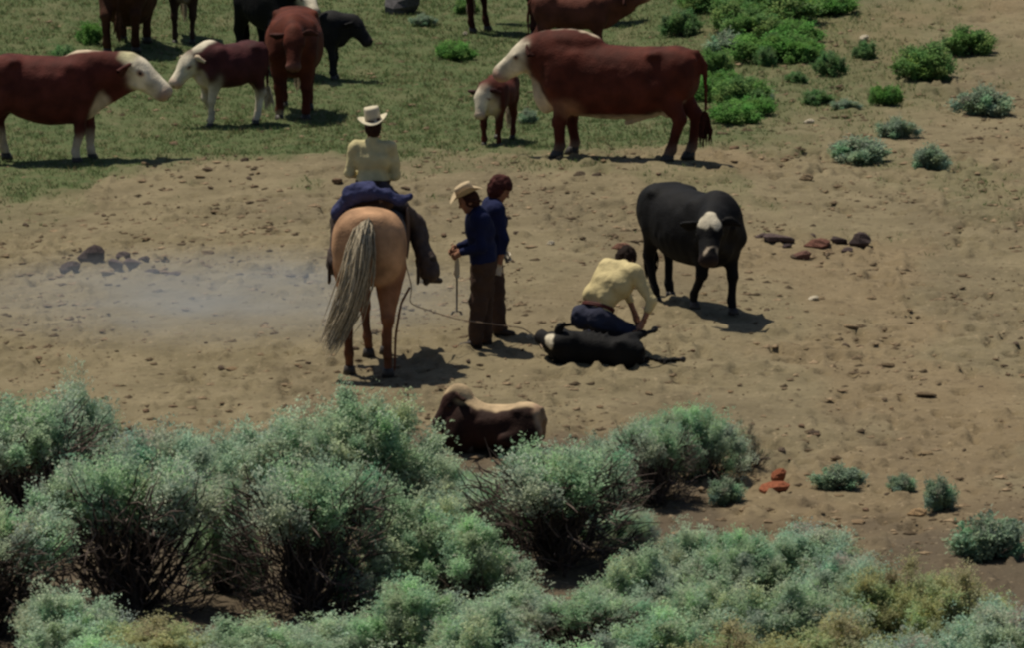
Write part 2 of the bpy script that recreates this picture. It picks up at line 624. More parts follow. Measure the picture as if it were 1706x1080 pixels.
def bovine(label, cat, loc, heading, name='cow', S=(1, 1, 1), base=RED, face=WHITE, legc=None, legs=None,
           poll=(0.98, 0, 1.22), muzzle=(0.75, 0, -0.66), headS=1.0, deep=1.0, neck=1.0, h=0.023, paint=(),
           ear=DKRED, muz=None, bull=False, roll=0.0, group=None, tail=True, seed=0, tufts=None, neckc=None, throat=None,
           leg_r=1.0, hooves=True, drop=0.0, switch=CREAM, extra=(), lift=0.0, wmul=None, pitch=0.0):
    """A cow, bull or calf: one continuous body; ears, eyes, hooves and tail switch are its parts.
    Local frame: +X forward, +Y to its left, +Z up."""
    S = np.asarray(S, float)
    lc = legc or base
    nc = neckc or base
    D = np.array([0, 0, -drop])
    def q(x, y, z):
        return np.array([x, y, z]) * S + D
    pr = []
    X = np.array([-0.84, -0.80, -0.68, -0.45, -0.12, 0.20, 0.42, 0.58, 0.68])
    T = np.array([1.10, 1.21, 1.285, 1.285, 1.270, 1.268, 1.275, 1.22, 1.10])
    Bo = np.array([0.98, 0.84, 0.74, 0.61, 0.53, 0.53, 0.56, 0.66, 0.86])
    Wd = np.array([0.06, 0.17, 0.255, 0.30, 0.345, 0.325, 0.265, 0.21, 0.10])
    Bo = T - (T - Bo) * deep
    if wmul is not None:
        Wd = Wd * np.asarray(wmul)
    if bull:
        T = T + np.array([0, 0, 0, 0, 0.01, 0.035, 0.075, 0.09, 0.05])
        Wd = Wd * np.array([1, 1.1, 1.12, 1.02, 0.98, 1.02, 1.12, 1.2, 1.3])
    pr.append(loft(X * S[0], T * S[2] - drop, Bo * S[2] - drop, Wd * S[1], base, 0.06))
    # haunch and shoulder masses
    for s in (1, -1):
        pr.append(blob(q(-0.56, 0.15 * s, 0.97), np.array([0.24, 0.13, 0.29]) * S, base, 0.08))
        pr.append(blob(q(0.40, 0.165 * s, 0.90), np.array([0.17, 0.10, 0.30]) * S, base, 0.08))
        pr.append(blob(q(-0.46, 0.215 * s, 1.215), np.array([0.08, 0.06, 0.05]) * S, base, 0.05))
        pr.append(blob(q(-0.78, 0.10 * s, 1.15), np.array([0.06, 0.05, 0.07]) * S, base, 0.05))
        pr.append(cone(q(0.30, 0.20 * s, 1.16), q(0.50, 0.20 * s, 0.82), 0.075 * S[1], 0.085 * S[1], base, 0.06))
        for rb in range(4):
            pr.append(cone(q(0.14 - 0.11 * rb, 0.285 * s, 1.06), q(0.10 - 0.11 * rb, 0.315 * s, 0.78), 0.022 * S[1], 0.022 * S[1], base, 0.035))
    # legs
    L = {'fl': (0, 0), 'fr': (0, 0), 'hl': (0, 0), 'hr': (0, 0)}
    L.update(legs or {})
    hoofs = []
    for key, v in L.items():
        s = 1 if key[1] == 'l' else -1
        if isinstance(v, tuple):
            dx, up = v
            if key[0] == 'f':
                J = [(0.40, 0.165, 0.78), (0.455 + 0.5 * dx + 0.6 * up, 0.160, 0.405 + 0.5 * up), (0.435 + dx - 0.3 * up, 0.155, 0.135 + up), (0.455 + dx - 0.5 * up, 0.155, 0.07 + up)]
            else:
                J = [(-0.50, 0.17, 0.86), (-0.735 + 0.6 * dx, 0.165, 0.50 + 0.3 * up), (-0.675 + dx, 0.155, 0.145 + up), (-0.645 + dx, 0.155, 0.07 + up)]
            J = [q(a, b * s, c) for a, b, c in J]
        else:
            J = [np.asarray(a, float) for a in v]
        wr = leg_r * S[1]
        rr = ((0.115, 0.062, 0.046, 0.050), (0.150, 0.062, 0.046, 0.050))[key[0] == 'h']
        rr = [r * wr for r in rr]
        pr.append(cone(J[0], J[1], rr[0], rr[1], lc if key[0] == 'f' and legc else base, 0.05))
        pr.append(blob(J[1], (rr[1] * 1.12,) * 3, lc, 0.03))
        pr.append(cone(J[1], J[2], rr[1] * 0.92, rr[2], lc, 0.025))
        pr.append(blob(J[2], (rr[2] * 1.22,) * 3, lc, 0.02))
        pr.append(cone(J[2], J[3], rr[2] * 1.05, rr[3], lc, 0.02))
        hoofs.append((J[2], J[3]))
    # neck and head
    pl = np.asarray(poll, float) * S + D
    u = unit(muzzle)
    side = unit(np.cross((0, 0, 1), u)) if abs(u[2]) < 0.97 else np.array([0, 1.0, 0])
    up = np.cross(u, side)
    A = np.stack([u, side, up])
    hs = headS
    def H(a, b, c):
        return pl + hs * (a * u + b * side + c * up)
    nk0, nk1 = q(0.46, 0, 1.06), H(0.02, 0, -0.10)
    r0, r1 = 0.245 * S[1] * neck, 0.150 * hs * (0.6 + 0.4 * neck)
    sq = ((0, 1, 0), 0.78)
    pr.append(cone(nk0, nk1, r0, r1, nc, 0.09, sq))
    pr.append(cone(q(0.42, 0, 1.15), H(-0.01, 0, -0.03), 0.13 * S[1] * neck, 0.085 * hs, nc, 0.08, sq))
    tc = throat if throat is not None else nc
    pr.append(cone(q(0.58, 0, 0.74), H(0.12, 0, -0.20), 0.12 * S[1] * neck, 0.055 * hs, tc, 0.08, ((0, 1, 0), 0.55)))
    fc = face
    pr.append(blob(H(0.09, 0, -0.035), np.array([0.16, 0.132, 0.118]) * hs, fc, 0.03, A))
    pr.append(cone(H(0.10, 0, -0.045), H(0.40, 0, -0.055), 0.118 * hs, 0.086 * hs, fc, 0.03))
    pr.append(cone(H(0.10, 0, -0.115), H(0.38, 0, -0.105), 0.088 * hs, 0.058 * hs, fc, 0.03))
    for s in (1, -1):
        pr.append(blob(H(0.145, 0.102 * s, -0.010), np.array([0.055, 0.030, 0.036]) * hs, fc, 0.02, A))
        pr.append(blob(H(0.17, 0.066 * s, -0.12), np.array([0.09, 0.035, 0.06]) * hs, fc, 0.03, A))
    mz = muz or PINK
    pr.append(blob(H(0.425, 0, -0.062), np.array([0.060, 0.102, 0.078]) * hs, mz, 0.025, A))
    pr.append(blob(H(0.405, 0, -0.115), np.array([0.055, 0.070, 0.034]) * hs, mz, 0.02, A))
    if tail:
        tp = [q(-0.80, 0, 1.23), q(-0.885, 0, 1.10), q(-0.90, 0.01, 0.80), q(-0.895, 0.015, 0.50)] if tufts is None else [np.asarray(v, float) for v in tufts]
        for a, b, ra, rb in zip(tp[:-1], tp[1:], (0.045, 0.032, 0.024), (0.032, 0.024, 0.020)):
            pr.append(cone(a, b, ra * S[1], rb * S[1], base, 0.02))
    for e in extra:
        pr.append(e(q, H, S))
    pn = []
    for item in paint:
        fr, c, r, col, soft = item
        if fr == 'H':
            pn.append((H(*c), np.asarray(r) * hs, col, soft))
        else:
            pn.append((q(*c), np.asarray(r) * S, col, soft))
    for s in (1, -1):
        pn.append((H(0.15, 0.12 * s, -0.02), np.array([0.035, 0.03, 0.028]) * hs, tuple(0.4 * v for v in face) if sum(face) < 1 else (0.22, 0.12, 0.085), 0.5))
        pn.append((H(0.475, 0.036 * s, -0.045), np.array([0.018, 0.018, 0.016]) * hs, (0.04, 0.025, 0.02), 0.5))
    root = thing(name, label, cat, np.asarray(loc) + np.array([0, 0, lift]), heading, group)
    if roll:
        root.rotation_euler = Euler((roll, pitch, heading), 'XYZ')
    part('body', body_mesh('body', pr, h, M_COAT, pn, 0.014, 7.0, seed=seed), root)
    if ear not in EARS:
        EARS[ear] = ear_mesh(ear)
    for s in (1, -1):
        o = part('ear', EARS[ear], root)
        m = np.eye(4)
        e1 = unit(side * s + 0.0 * up - 0.10 * u)
        e3 = unit(up - (up @ e1) * e1)
        e0 = np.cross(e1, e3)
        m[:3, 0], m[:3, 1], m[:3, 2] = e0 * hs, e1 * hs, e3 * hs
        m[:3, 3] = H(0.015, 0.095 * s, -0.035)
        o.matrix_local = Matrix(m.tolist())
        o = part('eye', EYE, root, H(0.150, 0.116 * s, -0.018))
        o.scale = (hs * 0.85,) * 3
    if hooves:
        for a, b in hoofs:
            o = part('hoof', HOOF, root)
            d = b - a
            o.location = b + unit(d) * 0.02 - np.array([0, 0, 0.0])
            if roll == 0 and not drop:
                o.location = (b[0] + 0.01, b[1], max(0.0, b[2] - 0.075 * S[2]) - 0.004)
            else:
                o.rotation_mode = 'QUATERNION'
                o.rotation_quaternion = Vector(-d).to_track_quat('Z', 'X')
                o.location = b + unit(d) * 0.045
            o.scale = (S[1] * leg_r * 1.02,) * 3
    if tail and tufts is None:
        part('tail_switch', tuft_mesh([q(-0.895, 0.015, 0.56), q(-0.90, 0.02, 0.36), q(-0.895, 0.02, 0.16)], 0.045 * S[1], switch, 'tail_switch', 22, seed + 3), root)
    return root

def mid(*pp):
    return np.mean([spot(*p) for p in pp], 0)

def on(p):
    p = np.array(p, float)
    p[2] = float(ground_h(p[0], p[1]))
    return p

def head_to(a, b):
    d = spot(*b) - spot(*a)
    return math.atan2(d[1], d[0])

def from_feet(fore, hind, fx=0.45, hx=-0.65):
    """Where the body's origin lies when fore and hind feet stand at two photo points."""
    a, b = spot(*fore), spot(*hind)
    t = (0 - hx) / (fx - hx)
    return on(b + (a - b) * t)

# the big Hereford bull, in profile
bovine('large red Hereford bull in profile with white face, white brisket and raised head', 'bull',
       from_feet((952, 258), (1118, 270)), R(164), 'bull', S=(1.28, 1.14, 1.05), base=RED, bull=True,
       poll=(0.80, 0, 1.25), muzzle=(0.80, 0.06, -0.60), headS=1.20, neck=1.30, throat=CREAM, leg_r=1.12, deep=1.10,
       legs={'fl': (0.03, 0), 'fr': (-0.04, 0), 'hl': (0.07, 0), 'hr': (-0.06, 0)}, switch=DKRED, h=0.024,
       paint=[('B', (0.30, 0, 1.40), (0.34, 0.050, 0.06), CREAM, 0.3), ('B', (0.62, 0, 0.62), (0.16, 0.14, 0.22), CREAM, 0.3),
              ('B', (-0.05, 0, 0.50), (0.55, 0.20, 0.065), CREAM, 0.3), ('B', (0.36, 0.0, 0.60), (0.20, 0.30, 0.16), (0.30, 0.15, 0.09), 0.4),
              ('B', (-0.52, 0, 0.72), (0.18, 0.13, 0.14), CREAM, 0.3),
              ('B', (0.45, 0, 0.04), (0.30, 0.4, 0.12), (0.16, 0.11, 0.08), 0.5), ('B', (-0.68, 0, 0.04), (0.30, 0.4, 0.16), (0.16, 0.11, 0.08), 0.5),
              ('H', (0.10, 0, -0.18), (0.16, 0.10, 0.07), CREAM, 0.4)],
       extra=[lambda q, H, S: blob(q(0.64, 0, 0.72), np.array([0.10, 0.09, 0.24]) * S, CREAM, 0.12),
              lambda q, H, S: cone(q(-0.42, 0, 0.55), q(-0.20, 0, 0.44), 0.06, 0.045, CREAM, 0.06),
              lambda q, H, S: cone(q(-0.20, 0, 0.44), q(-0.14, 0, 0.40), 0.04, 0.028, CREAM, 0.03),
              lambda q, H, S: cone(q(-0.52, 0, 0.70), q(-0.54, 0, 0.56), 0.09, 0.085, CREAM, 0.05),
              lambda q, H, S: blob(q(0.40, 0, 1.32), np.array([0.30, 0.17, 0.12]) * S, RED, 0.10),
              lambda q, H, S: blob(q(0.62, 0, 1.16), np.array([0.24, 0.19, 0.22]) * S, RED, 0.12),
              lambda q, H, S: cone(H(0.0, 0.05, 0.0), H(-0.01, 0.14, 0.02), 0.026, 0.012, (0.45, 0.40, 0.30), 0.01),
              lambda q, H, S: cone(H(0.0, -0.05, 0.0), H(-0.01, -0.14, 0.02), 0.026, 0.012, (0.45, 0.40, 0.30), 0.01)], seed=2)

# little Hereford calf in front of the bull's chest
bovine('small red calf with white face standing under the bull\'s head', 'calf',
       from_feet((818, 245), (842, 228), 0.34, -0.5), R(-103), 'calf', S=(0.66, 0.62, 0.62), base=RED, deep=0.80, headS=0.74,
       poll=(0.72, -0.10, 1.14), muzzle=(0.42, -0.06, -0.80), neck=0.95, leg_r=1.0, h=0.016, ear=(0.05, 0.02, 0.02), throat=WHITE,
       paint=[('B', (0.60, 0, 0.80), (0.20, 0.20, 0.30), CREAM, 0.35)], legs={'fl': (0.03, 0), 'fr': (-0.06, 0)}, seed=5)

# black cow facing the camera
bovine('black cow facing forward with white forehead patch and white ringed muzzle', 'cow',
       from_feet((1193, 520), (1108, 506)), R(-60), 'cow', S=(1.05, 1.08, 1.0), base=BLACK, face=BLACK, ear=BLACK, muz=(0.045, 0.030, 0.028),
       poll=(0.90, -0.36, 1.11), muzzle=(0.52, -0.36, -0.72), headS=1.10, neck=1.0, deep=1.06, leg_r=0.88, switch=BLACK,
       legs={'fl': (0.02, 0.0), 'fr': (-0.18, 0.06), 'hl': (-0.12, 0), 'hr': (0.14, 0)},
       paint=[('H', (0.05, 0.055, 0.07), (0.12, 0.055, 0.09), WHITE, 0.15), ('H', (0.05, -0.055, 0.07), (0.12, 0.055, 0.09), WHITE, 0.15),
              ('H', (-0.02, 0, 0.06), (0.07, 0.06, 0.07), WHITE, 0.2),
              ('H', (0.365, 0, 0.028), (0.018, 0.11, 0.045), CREAM, 0.25)], seed=8)

# red cow facing the camera, back left
bovine('solid red cow facing forward beside the white-legged calf', 'cow',
       from_feet((489, 204), (492, 172)), R(-91), 'cow', S=(1.02, 1.06, 1.0), base=(0.090, 0.022, 0.012), face=(0.085, 0.022, 0.013), ear=(0.06, 0.02, 0.016),
       poll=(0.86, 0.03, 1.15), muzzle=(0.42, 0.01, -0.78), headS=1.02, muz=(0.20, 0.10, 0.08), deep=1.03, throat=DKRED,
       legs={'fl': (0.0, 0), 'fr': (0.05, 0), 'hl': (0.1, 0), 'hr': (-0.1, 0)}, seed=11,
       paint=[('B', (0.5, -0.15, 0.03), (0.2, 0.12, 0.10), DUST, 0.3)])

# Hereford calf with white legs, back left
bovine('half-grown dark red calf with white face, white legs and white neck crest', 'calf',
       from_feet((358, 209), (412, 204), 0.29, -0.42), R(208), 'calf', S=(0.60, 0.86, 0.79), base=(0.060, 0.017, 0.018), legc=(0.58, 0.50, 0.38), deep=0.92, headS=0.92,
       poll=(0.80, -0.10, 1.10), muzzle=(0.66, 0.06, -0.74), neck=1.0, h=0.019, throat=WHITE, ear=CREAM, leg_r=0.85,
       paint=[('B', (0.60, 0, 1.32), (0.30, 0.12, 0.16), WHITE, 0.25), ('B', (0.62, 0, 0.72), (0.18, 0.2, 0.2), CREAM, 0.3),
              ('B', (0, 0, 0.56), (0.8, 0.16, 0.08), CREAM, 0.3)],
       legs={'fl': (0.06, 0), 'fr': (-0.16, 0.05), 'hl': (0.10, 0), 'hr': (-0.12, 0)}, seed=14)

# Hereford cow at the left edge, looking right
bovine('red Hereford cow with white face and white topline at far left, looking right', 'cow',
       from_feet((141, 271), (9, 264), 0.41, -0.59), R(-5), 'cow', S=(0.90, 1.05, 1.0), deep=1.10, base=(0.082, 0.020, 0.015), ear=(0.07, 0.02, 0.016), legc=None,
       poll=(1.08, 0, 1.23), muzzle=(0.80, -0.12, -0.56), headS=1.30, neck=1.12, muz=(0.30, 0.2, 0.16),
       paint=[('B', (0.30, 0, 1.33), (0.36, 0.07, 0.06), CREAM, 0.3), ('B', (0.62, 0, 0.70), (0.18, 0.2, 0.2), CREAM, 0.3),
              ('B', (0.45, 0, 0.12), (0.3, 0.4, 0.24), CREAM, 0.4), ('B', (-0.68, 0, 0.12), (0.3, 0.4, 0.24), CREAM, 0.4),
              ('B', (1.03, 0, 1.26), (0.14, 0.14, 0.09), (0.66, 0.60, 0.36), 0.4)],
       legs={'fl': (0.06, 0), 'fr': (-0.10, 0), 'hl': (0.0, 0), 'hr': (-0.12, 0)}, seed=17)

# herd along the top edge
bovine('dark brown cow seen from behind at the top left', 'cow', mid((215, 78)), R(84), 'cow', S=(1.0, 1.12, 1.04), base=(0.062, 0.024, 0.013), face=BROWN, ear=BROWN,
       poll=(1.0, 0.2, 1.2), deep=1.34, throat=None, seed=20, legs={'hl': (-0.12, 0), 'hr': (0.06, 0), 'fl': (0.15, 0)}, h=0.026, switch=BROWN)
bovine('dark young cow with greyish chest facing forward at the top left', 'cow', mid((306, 66)), R(-88), 'calf', S=(0.80, 0.74, 0.86), base=(0.05, 0.028, 0.02), face=CREAM,
       ear=BROWN, poll=(0.86, 0, 1.28), muzzle=(0.5, 0, -0.7), headS=0.9, deep=0.9, throat=GREYC, seed=22, h=0.024,
       paint=[('B', (0.66, 0, 0.80), (0.2, 0.16, 0.22), GREYC, 0.35)], legs={'hl': (0.1, 0), 'fr': (0.06, 0)})
bovine('black cow with white face behind the solid red cow', 'cow', mid((462, 122)), R(-58), 'cow', S=(0.92, 1.08, 1.02), base=BLACK, face=WHITE, ear=BLACK,
       poll=(0.74, 0.02, 1.10), muzzle=(0.80, -0.1, -0.45), headS=0.86, muz=(0.06, 0.035, 0.03), seed=25, h=0.026, switch=BLACK)
bovine('black calf mostly hidden behind the solid red cow, head to the right', 'calf', mid((518, 130)), R(-8), 'calf', S=(0.66, 0.66, 0.66), base=(0.016, 0.015, 0.016), face=(0.016, 0.015, 0.016),
       ear=BLACK, poll=(0.86, 0, 1.16), muzzle=(0.62, -0.1, -0.72), headS=0.80, deep=0.82, muz=(0.03, 0.025, 0.025), seed=27, h=0.019, switch=BLACK)
bovine('red cow with only legs and belly in view at the top edge, head down', 'cow', mid((856, 56)), R(-28), 'cow', S=(0.74, 0.90, 0.98), base=DKRED, ear=DKRED,
       poll=(0.98, -0.05, 0.88), muzzle=(0.42, 0.0, -0.86), headS=1.0, seed=29, h=0.026, deep=0.95,
       legs={'fl': (0.04, 0), 'fr': (0.06, 0), 'hl': (0.0, 0), 'hr': (-0.1, 0)})
bovine('plain red calf standing behind the bull\'s back, head stretched right', 'calf', mid((958, 104)), R(3), 'calf', S=(0.68, 0.72, 0.70), base=(0.105, 0.034, 0.022), face=(0.12, 0.042, 0.028),
       ear=DKRED, poll=(0.90, 0, 1.22), muzzle=(0.97, 0, 0.18), headS=0.80, deep=0.88, muz=PINK, seed=31, h=0.019, switch=DKRED)
bovine('tan red cow at the top edge behind the plain red calf', 'cow', mid((945, 38)), R(172), 'cow', S=(0.9, 0.95, 0.98), base=TANRED, ear=DKRED,
       poll=(1.0, 0.0, 1.2), seed=33, h=0.028)

# roped black calf lying on its side under the kneeling man
_h = R(177)
bovine('black calf with white face patch roped down on its side', 'calf', on(spot(990, 588)), _h, 'calf', S=(0.66, 0.56, 0.66), wmul=(.6, .62, .66, .74, .85, .95, 1, 1, 1), pitch=R(-4), base=BLACK, face=BLACK, ear=BLACK, muz=(0.03, 0.025, 0.025),
       poll=(0.56, -0.10, 1.20), muzzle=(0.55, -0.05, -0.70), headS=0.80, lift=0.135, deep=0.86, roll=R(-90), h=0.017, seed=36, leg_r=0.92,
       legs={'hl': [(-0.40, 0.10, 0.62), (-0.62, 0.10, 0.46), (-0.86, 0.05, 0.60), (-0.93, 0.03, 0.66)],
             'hr': [(-0.36, -0.12, 0.60), (-0.52, -0.16, 0.34), (-0.62, -0.17, 0.14), (-0.62, -0.17, 0.08)],
             'fl': [(0.30, 0.10, 0.52), (0.46, 0.08, 0.36), (0.28, 0.06, 0.22), (0.24, 0.06, 0.18)],
             'fr': [(0.30, -0.12, 0.52), (0.36, -0.16, 0.26), (0.22, -0.17, 0.10), (0.18, -0.17, 0.06)]},
       tufts=[(-0.58, 0, 0.88), (-0.68, 0.04, 0.76), (-0.76, 0.10, 0.60), (-0.78, 0.14, 0.44)],
       paint=[('H', (0.08, -0.06, 0.08), (0.07, 0.07, 0.08), WHITE, 0.25), ('H', (0.02, 0.03, 0.08), (0.07, 0.06, 0.06), WHITE, 0.25)])

# brown calf resting among the sagebrush
bovine('dark brown calf with a sunlit back painted tan, lying down in front of the sagebrush', 'calf', on(spot(818, 752)), R(174), 'calf', S=(0.60, 0.86, 0.60), base=(0.026, 0.0105, 0.0075), face=(0.036, 0.015, 0.012),
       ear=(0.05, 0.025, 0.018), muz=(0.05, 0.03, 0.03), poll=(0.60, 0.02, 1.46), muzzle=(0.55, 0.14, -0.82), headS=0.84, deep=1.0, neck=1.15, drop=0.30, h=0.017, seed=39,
       legs={'hl': [(-0.40, 0.16, 0.22), (-0.16, 0.30, 0.16), (-0.40, 0.32, 0.06), (-0.34, 0.32, 0.05)],
             'hr': [(-0.40, -0.16, 0.22), (-0.16, -0.30, 0.16), (-0.40, -0.32, 0.06), (-0.34, -0.32, 0.05)],
             'fl': [(0.30, 0.14, 0.22), (0.46, 0.16, 0.10), (0.26, 0.15, 0.05), (0.20, 0.15, 0.05)],
             'fr': [(0.30, -0.14, 0.22), (0.46, -0.16, 0.10), (0.26, -0.15, 0.05), (0.20, -0.15, 0.05)]},
       tufts=[(-0.49, 0, 0.42), (-0.53, -0.06, 0.30), (-0.50, -0.14, 0.12), (-0.42, -0.24, 0.05)],
       paint=[('B', (-0.1, -0.14, 1.36), (0.9, 0.40, 0.27), (0.44, 0.32, 0.19), 0.10), ('B', (0.50, -0.10, 1.50), (0.44, 0.22, 0.26), (0.44, 0.32, 0.19), 0.10),  # sunlight on the back and neck, painted tan into the coat
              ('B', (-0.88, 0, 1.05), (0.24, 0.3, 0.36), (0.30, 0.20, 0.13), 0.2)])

# ------------------------------------------------------------------ horse
HB, HT, HD = (0.42, 0.240, 0.135), (0.40, 0.335, 0.24), (0.13, 0.052, 0.028)
HORSE = on(spot(622, 607))
HH = R(87)
HS = 1.07

def build_horse():
    S = np.array([1.0, 1.03, 1.0]) * HS
    def q(x, y, z):
        return np.array([x, y, z]) * S
    X = np.array([-0.84, -0.80, -0.66, -0.42, -0.10, 0.22, 0.48, 0.66, 0.76])
    T = np.array([1.34, 1.48, 1.60, 1.60, 1.50, 1.54, 1.60, 1.46, 1.32])
    Bo = np.array([1.20, 0.98, 0.90, 0.90, 0.84, 0.80, 0.80, 0.90, 1.10])
    W = np.array([0.07, 0.22, 0.315, 0.335, 0.325, 0.30, 0.25, 0.20, 0.09])
    pr = [loft(X * S[0], T * S[2], Bo * S[2], W * S[1], HB, 0.06)]
    hoofs = []
    for s in (1, -1):
        pr.append(blob(q(-0.58, 0.165 * s, 1.22), np.array([0.27, 0.165, 0.34]) * S, HB, 0.08))
        pr.append(blob(q(0.46, 0.14 * s, 1.08), np.array([0.18, 0.12, 0.34]) * S, HB, 0.08))
        dx = 0.07 * s
        for J, rr in (([q(-0.50, 0.185 * s, 1.02), q(-0.76 + dx, 0.19 * s, 0.57), q(-0.72 + dx, 0.185 * s, 0.21), q(-0.66 + dx, 0.185 * s, 0.085)], (0.175, 0.066, 0.046, 0.05)),
                      ([q(0.44, 0.16 * s, 0.95), q(0.50 - dx, 0.11 * s, 0.50), q(0.49 - dx, 0.085 * s, 0.20), q(0.54 - dx, 0.075 * s, 0.085)], (0.125, 0.062, 0.044, 0.048))):
            lowc = HD
            pr.append(cone(J[0], J[1], rr[0], rr[1], (0.28, 0.12, 0.055), 0.05))
            pr.append(blob(J[1], (rr[1] * 1.1,) * 3, lowc, 0.03))
            pr.append(cone(J[1], J[2], rr[1] * 0.84, rr[2], lowc, 0.025))
            pr.append(blob(J[2], (rr[2] * 1.25,) * 3, lowc, 0.02))
            pr.append(cone(J[2], J[3], rr[2], rr[3], lowc, 0.02))
            hoofs.append(J[3])
    pr.append(cone(q(0.52, 0, 1.28), q(1.00, 0, 1.66), 0.25, 0.13, HB, 0.10, ((0, 1, 0), 0.62)))
    pr.append(cone(q(0.36, 0, 1.48), q(0.94, 0, 1.76), 0.12, 0.09, HB, 0.10, ((0, 1, 0), 0.62)))
    a, b = q(1.04, 0, 1.74), q(1.34, 0, 1.30)
    u = unit(b - a)
    A = np.stack([u, (0, 1, 0), np.cross(u, (0, 1, 0))])
    pr.append(blob(a + u * 0.10, (0.18, 0.105, 0.14), HB, 0.05, A))
    pr.append(cone(a + u * 0.10, b - u * 0.04, 0.115, 0.066, HB, 0.05, ((0, 1, 0), 0.8)))
    pr.append(blob(b, (0.075, 0.062, 0.066), (0.08, 0.05, 0.04), 0.03, A))
    for s in (1, -1):
        pr.append(cone(a + np.array([-0.02, 0.05 * s, 0.06]), a + np.array([0.0, 0.08 * s, 0.20]), 0.036, 0.012, HB, 0.02))
    pn = [(q(-0.1, 0, 0.80), np.array([0.9, 0.4, 0.13]), (0.30, 0.13, 0.06), 0.5)]
    root = thing('horse', 'palomino horse with long pale tail seen from behind, carrying a rider', 'horse', HORSE, HH)
    part('body', body_mesh('body', pr, 0.024, M_COAT, pn, 0.010, 6.0, seed=51), root)
    for p in hoofs:
        o = part('hoof', HOOF, root, (p[0], p[1], -0.004))
        o.scale = (1.15, 1.15, 1.15)
    part('tail', tuft_mesh([q(-0.80, 0, 1.50), q(-0.90, 0.03, 1.42), q(-0.965, 0.06, 1.22), q(-0.975, 0.10, 0.95), q(-0.965, 0.17, 0.70), q(-0.95, 0.28, 0.46), q(-0.94, 0.36, 0.28)],
                           0.088, HT, 'tail', 420, 5, 0.85, 0.115), root)
    part('mane', tuft_mesh([q(1.02, 0.0, 1.80), q(0.86, 0.04, 1.72), q(0.68, 0.06, 1.62), q(0.56, 0.05, 1.54)], 0.04, HT, 'mane', 40, 6), root)
    for s in (1, -1):
        part('eye', EYE, root, a + u * 0.14 + np.array([0.03, 0.10 * s, 0.03]))
    return root
build_horse()

def hl(x, y, z):
    """Horse frame to world."""
    c, s = math.cos(HH), math.sin(HH)
    return HORSE + np.array([c * x - s * y, s * x + c * y, z])

def build_saddle():
    LE, DK = (0.085, 0.040, 0.022), (0.040, 0.022, 0.016)
    root = thing('saddle', 'brown leather western saddle on the palomino horse', 'saddle', HORSE, HH)
    z = 1.50 * HS + 0.03
    pr = [loft([-0.30, -0.26, -0.1, 0.12, 0.28, 0.34], [z + .10, z + .17, z + .10, z + .09, z + .18, z + .14], [z - .02] * 6, [.12, .20, .19, .18, .17, .08], LE, 0.03)]
    part('seat', body_mesh('seat', pr, 0.018, M_LEATHER), root)
    b = MB()
    b.tube([(0.31, 0, z + .12), (0.33, 0, z + .22), (0.34, 0, z + .26)], [0.03, 0.02, 0.035], 8, DK)
    part('horn', b.mesh('horn', M_LEATHER), root)
    for s in (1, -1):
        pr = [loft([-0.20, -0.16, 0.20, 0.24], [z + .02] * 4, [z - .42, z - .46, z - .46, z - .42], [.02] * 4, LE, 0.02)]
        me = body_mesh('fender', pr, 0.02, M_LEATHER)
        o = part('fender', me, root, (0, 0.355 * s, 0))
        b = MB()
        sx, sz = 0.10, 0.84
        b.tube([(sx, 0, sz + 0.26), (sx - .07, 0, sz + .16), (sx - .07, 0, sz + 0.02), (sx - .05, 0, sz), (sx + .05, 0, sz), (sx + .07, 0, sz + .02), (sx + .07, 0, sz + .16), (sx, 0, sz + .26)], 0.014, 6, DK)
        part('stirrup', b.mesh('stirrup', M_LEATHER), root, (0, 0.46 * s, 0))
    b = MB()
    a = np.linspace(0.15 * PI, -1.15 * PI, 22)
    b.tube(np.stack([np.full(22, 0.22), np.cos(a) * 0.345, 1.20 * HS + np.sin(a) * 0.43], 1), 0.022, 6, DK)
    part('girth', b.mesh('girth', M_LEATHER), root)
    pr = [loft([-0.42, -0.40, 0.36, 0.38], [z + .015] * 4, [z - .50] * 4, [0.362] * 4, (0.10, 0.085, 0.08), 0.02, 2.6)]
    me = body_mesh('saddle_blanket', pr, 0.022, M_CLOTH, None, 0.012, 9, clip=lambda G: (z - 0.30) - G[..., 2])
    tag(put(bpy.data.objects.new('saddle_blanket', me), HORSE, HH), 'dark grey blanket under the saddle on the palomino horse', 'blanket')
build_saddle()

def build_jacket():
    BL = (0.045, 0.050, 0.115)
    z = 1.60 * HS + 0.06
    pr = [cone((-0.36, 0.0, z + .07), (-0.34, 0.20, z + .04), 0.085, 0.08, BL, 0.04), cone((-0.36, 0.0, z + .07), (-0.34, -0.16, z + .06), 0.085, 0.07, BL, 0.04),
          cone((-0.34, 0.20, z + .04), (-0.33, 0.36, z - .14), 0.085, 0.06, BL, 0.04), cone((-0.32, -0.16, z + .05), (-0.34, -0.30, z - .01), 0.07, 0.065, BL, 0.03),
          cone((-0.34, -0.28, z - .01), (-0.34, -0.40, z + .035), 0.06, 0.045, BL, 0.03), blob((-0.30, 0.08, z + .13), (0.09, 0.14, 0.05), BL, 0.03)]
    me = body_mesh('rolled_jacket', pr, 0.013, M_CLOTH, None, 0.045, 11, seed=61)
    tag(put(bpy.data.objects.new('rolled_jacket', me), HORSE, HH), 'rolled blue jacket tied behind the saddle of the palomino horse', 'jacket')
build_jacket()

# ------------------------------------------------------------------ people
SKIN = (0.30, 0.15, 0.095)

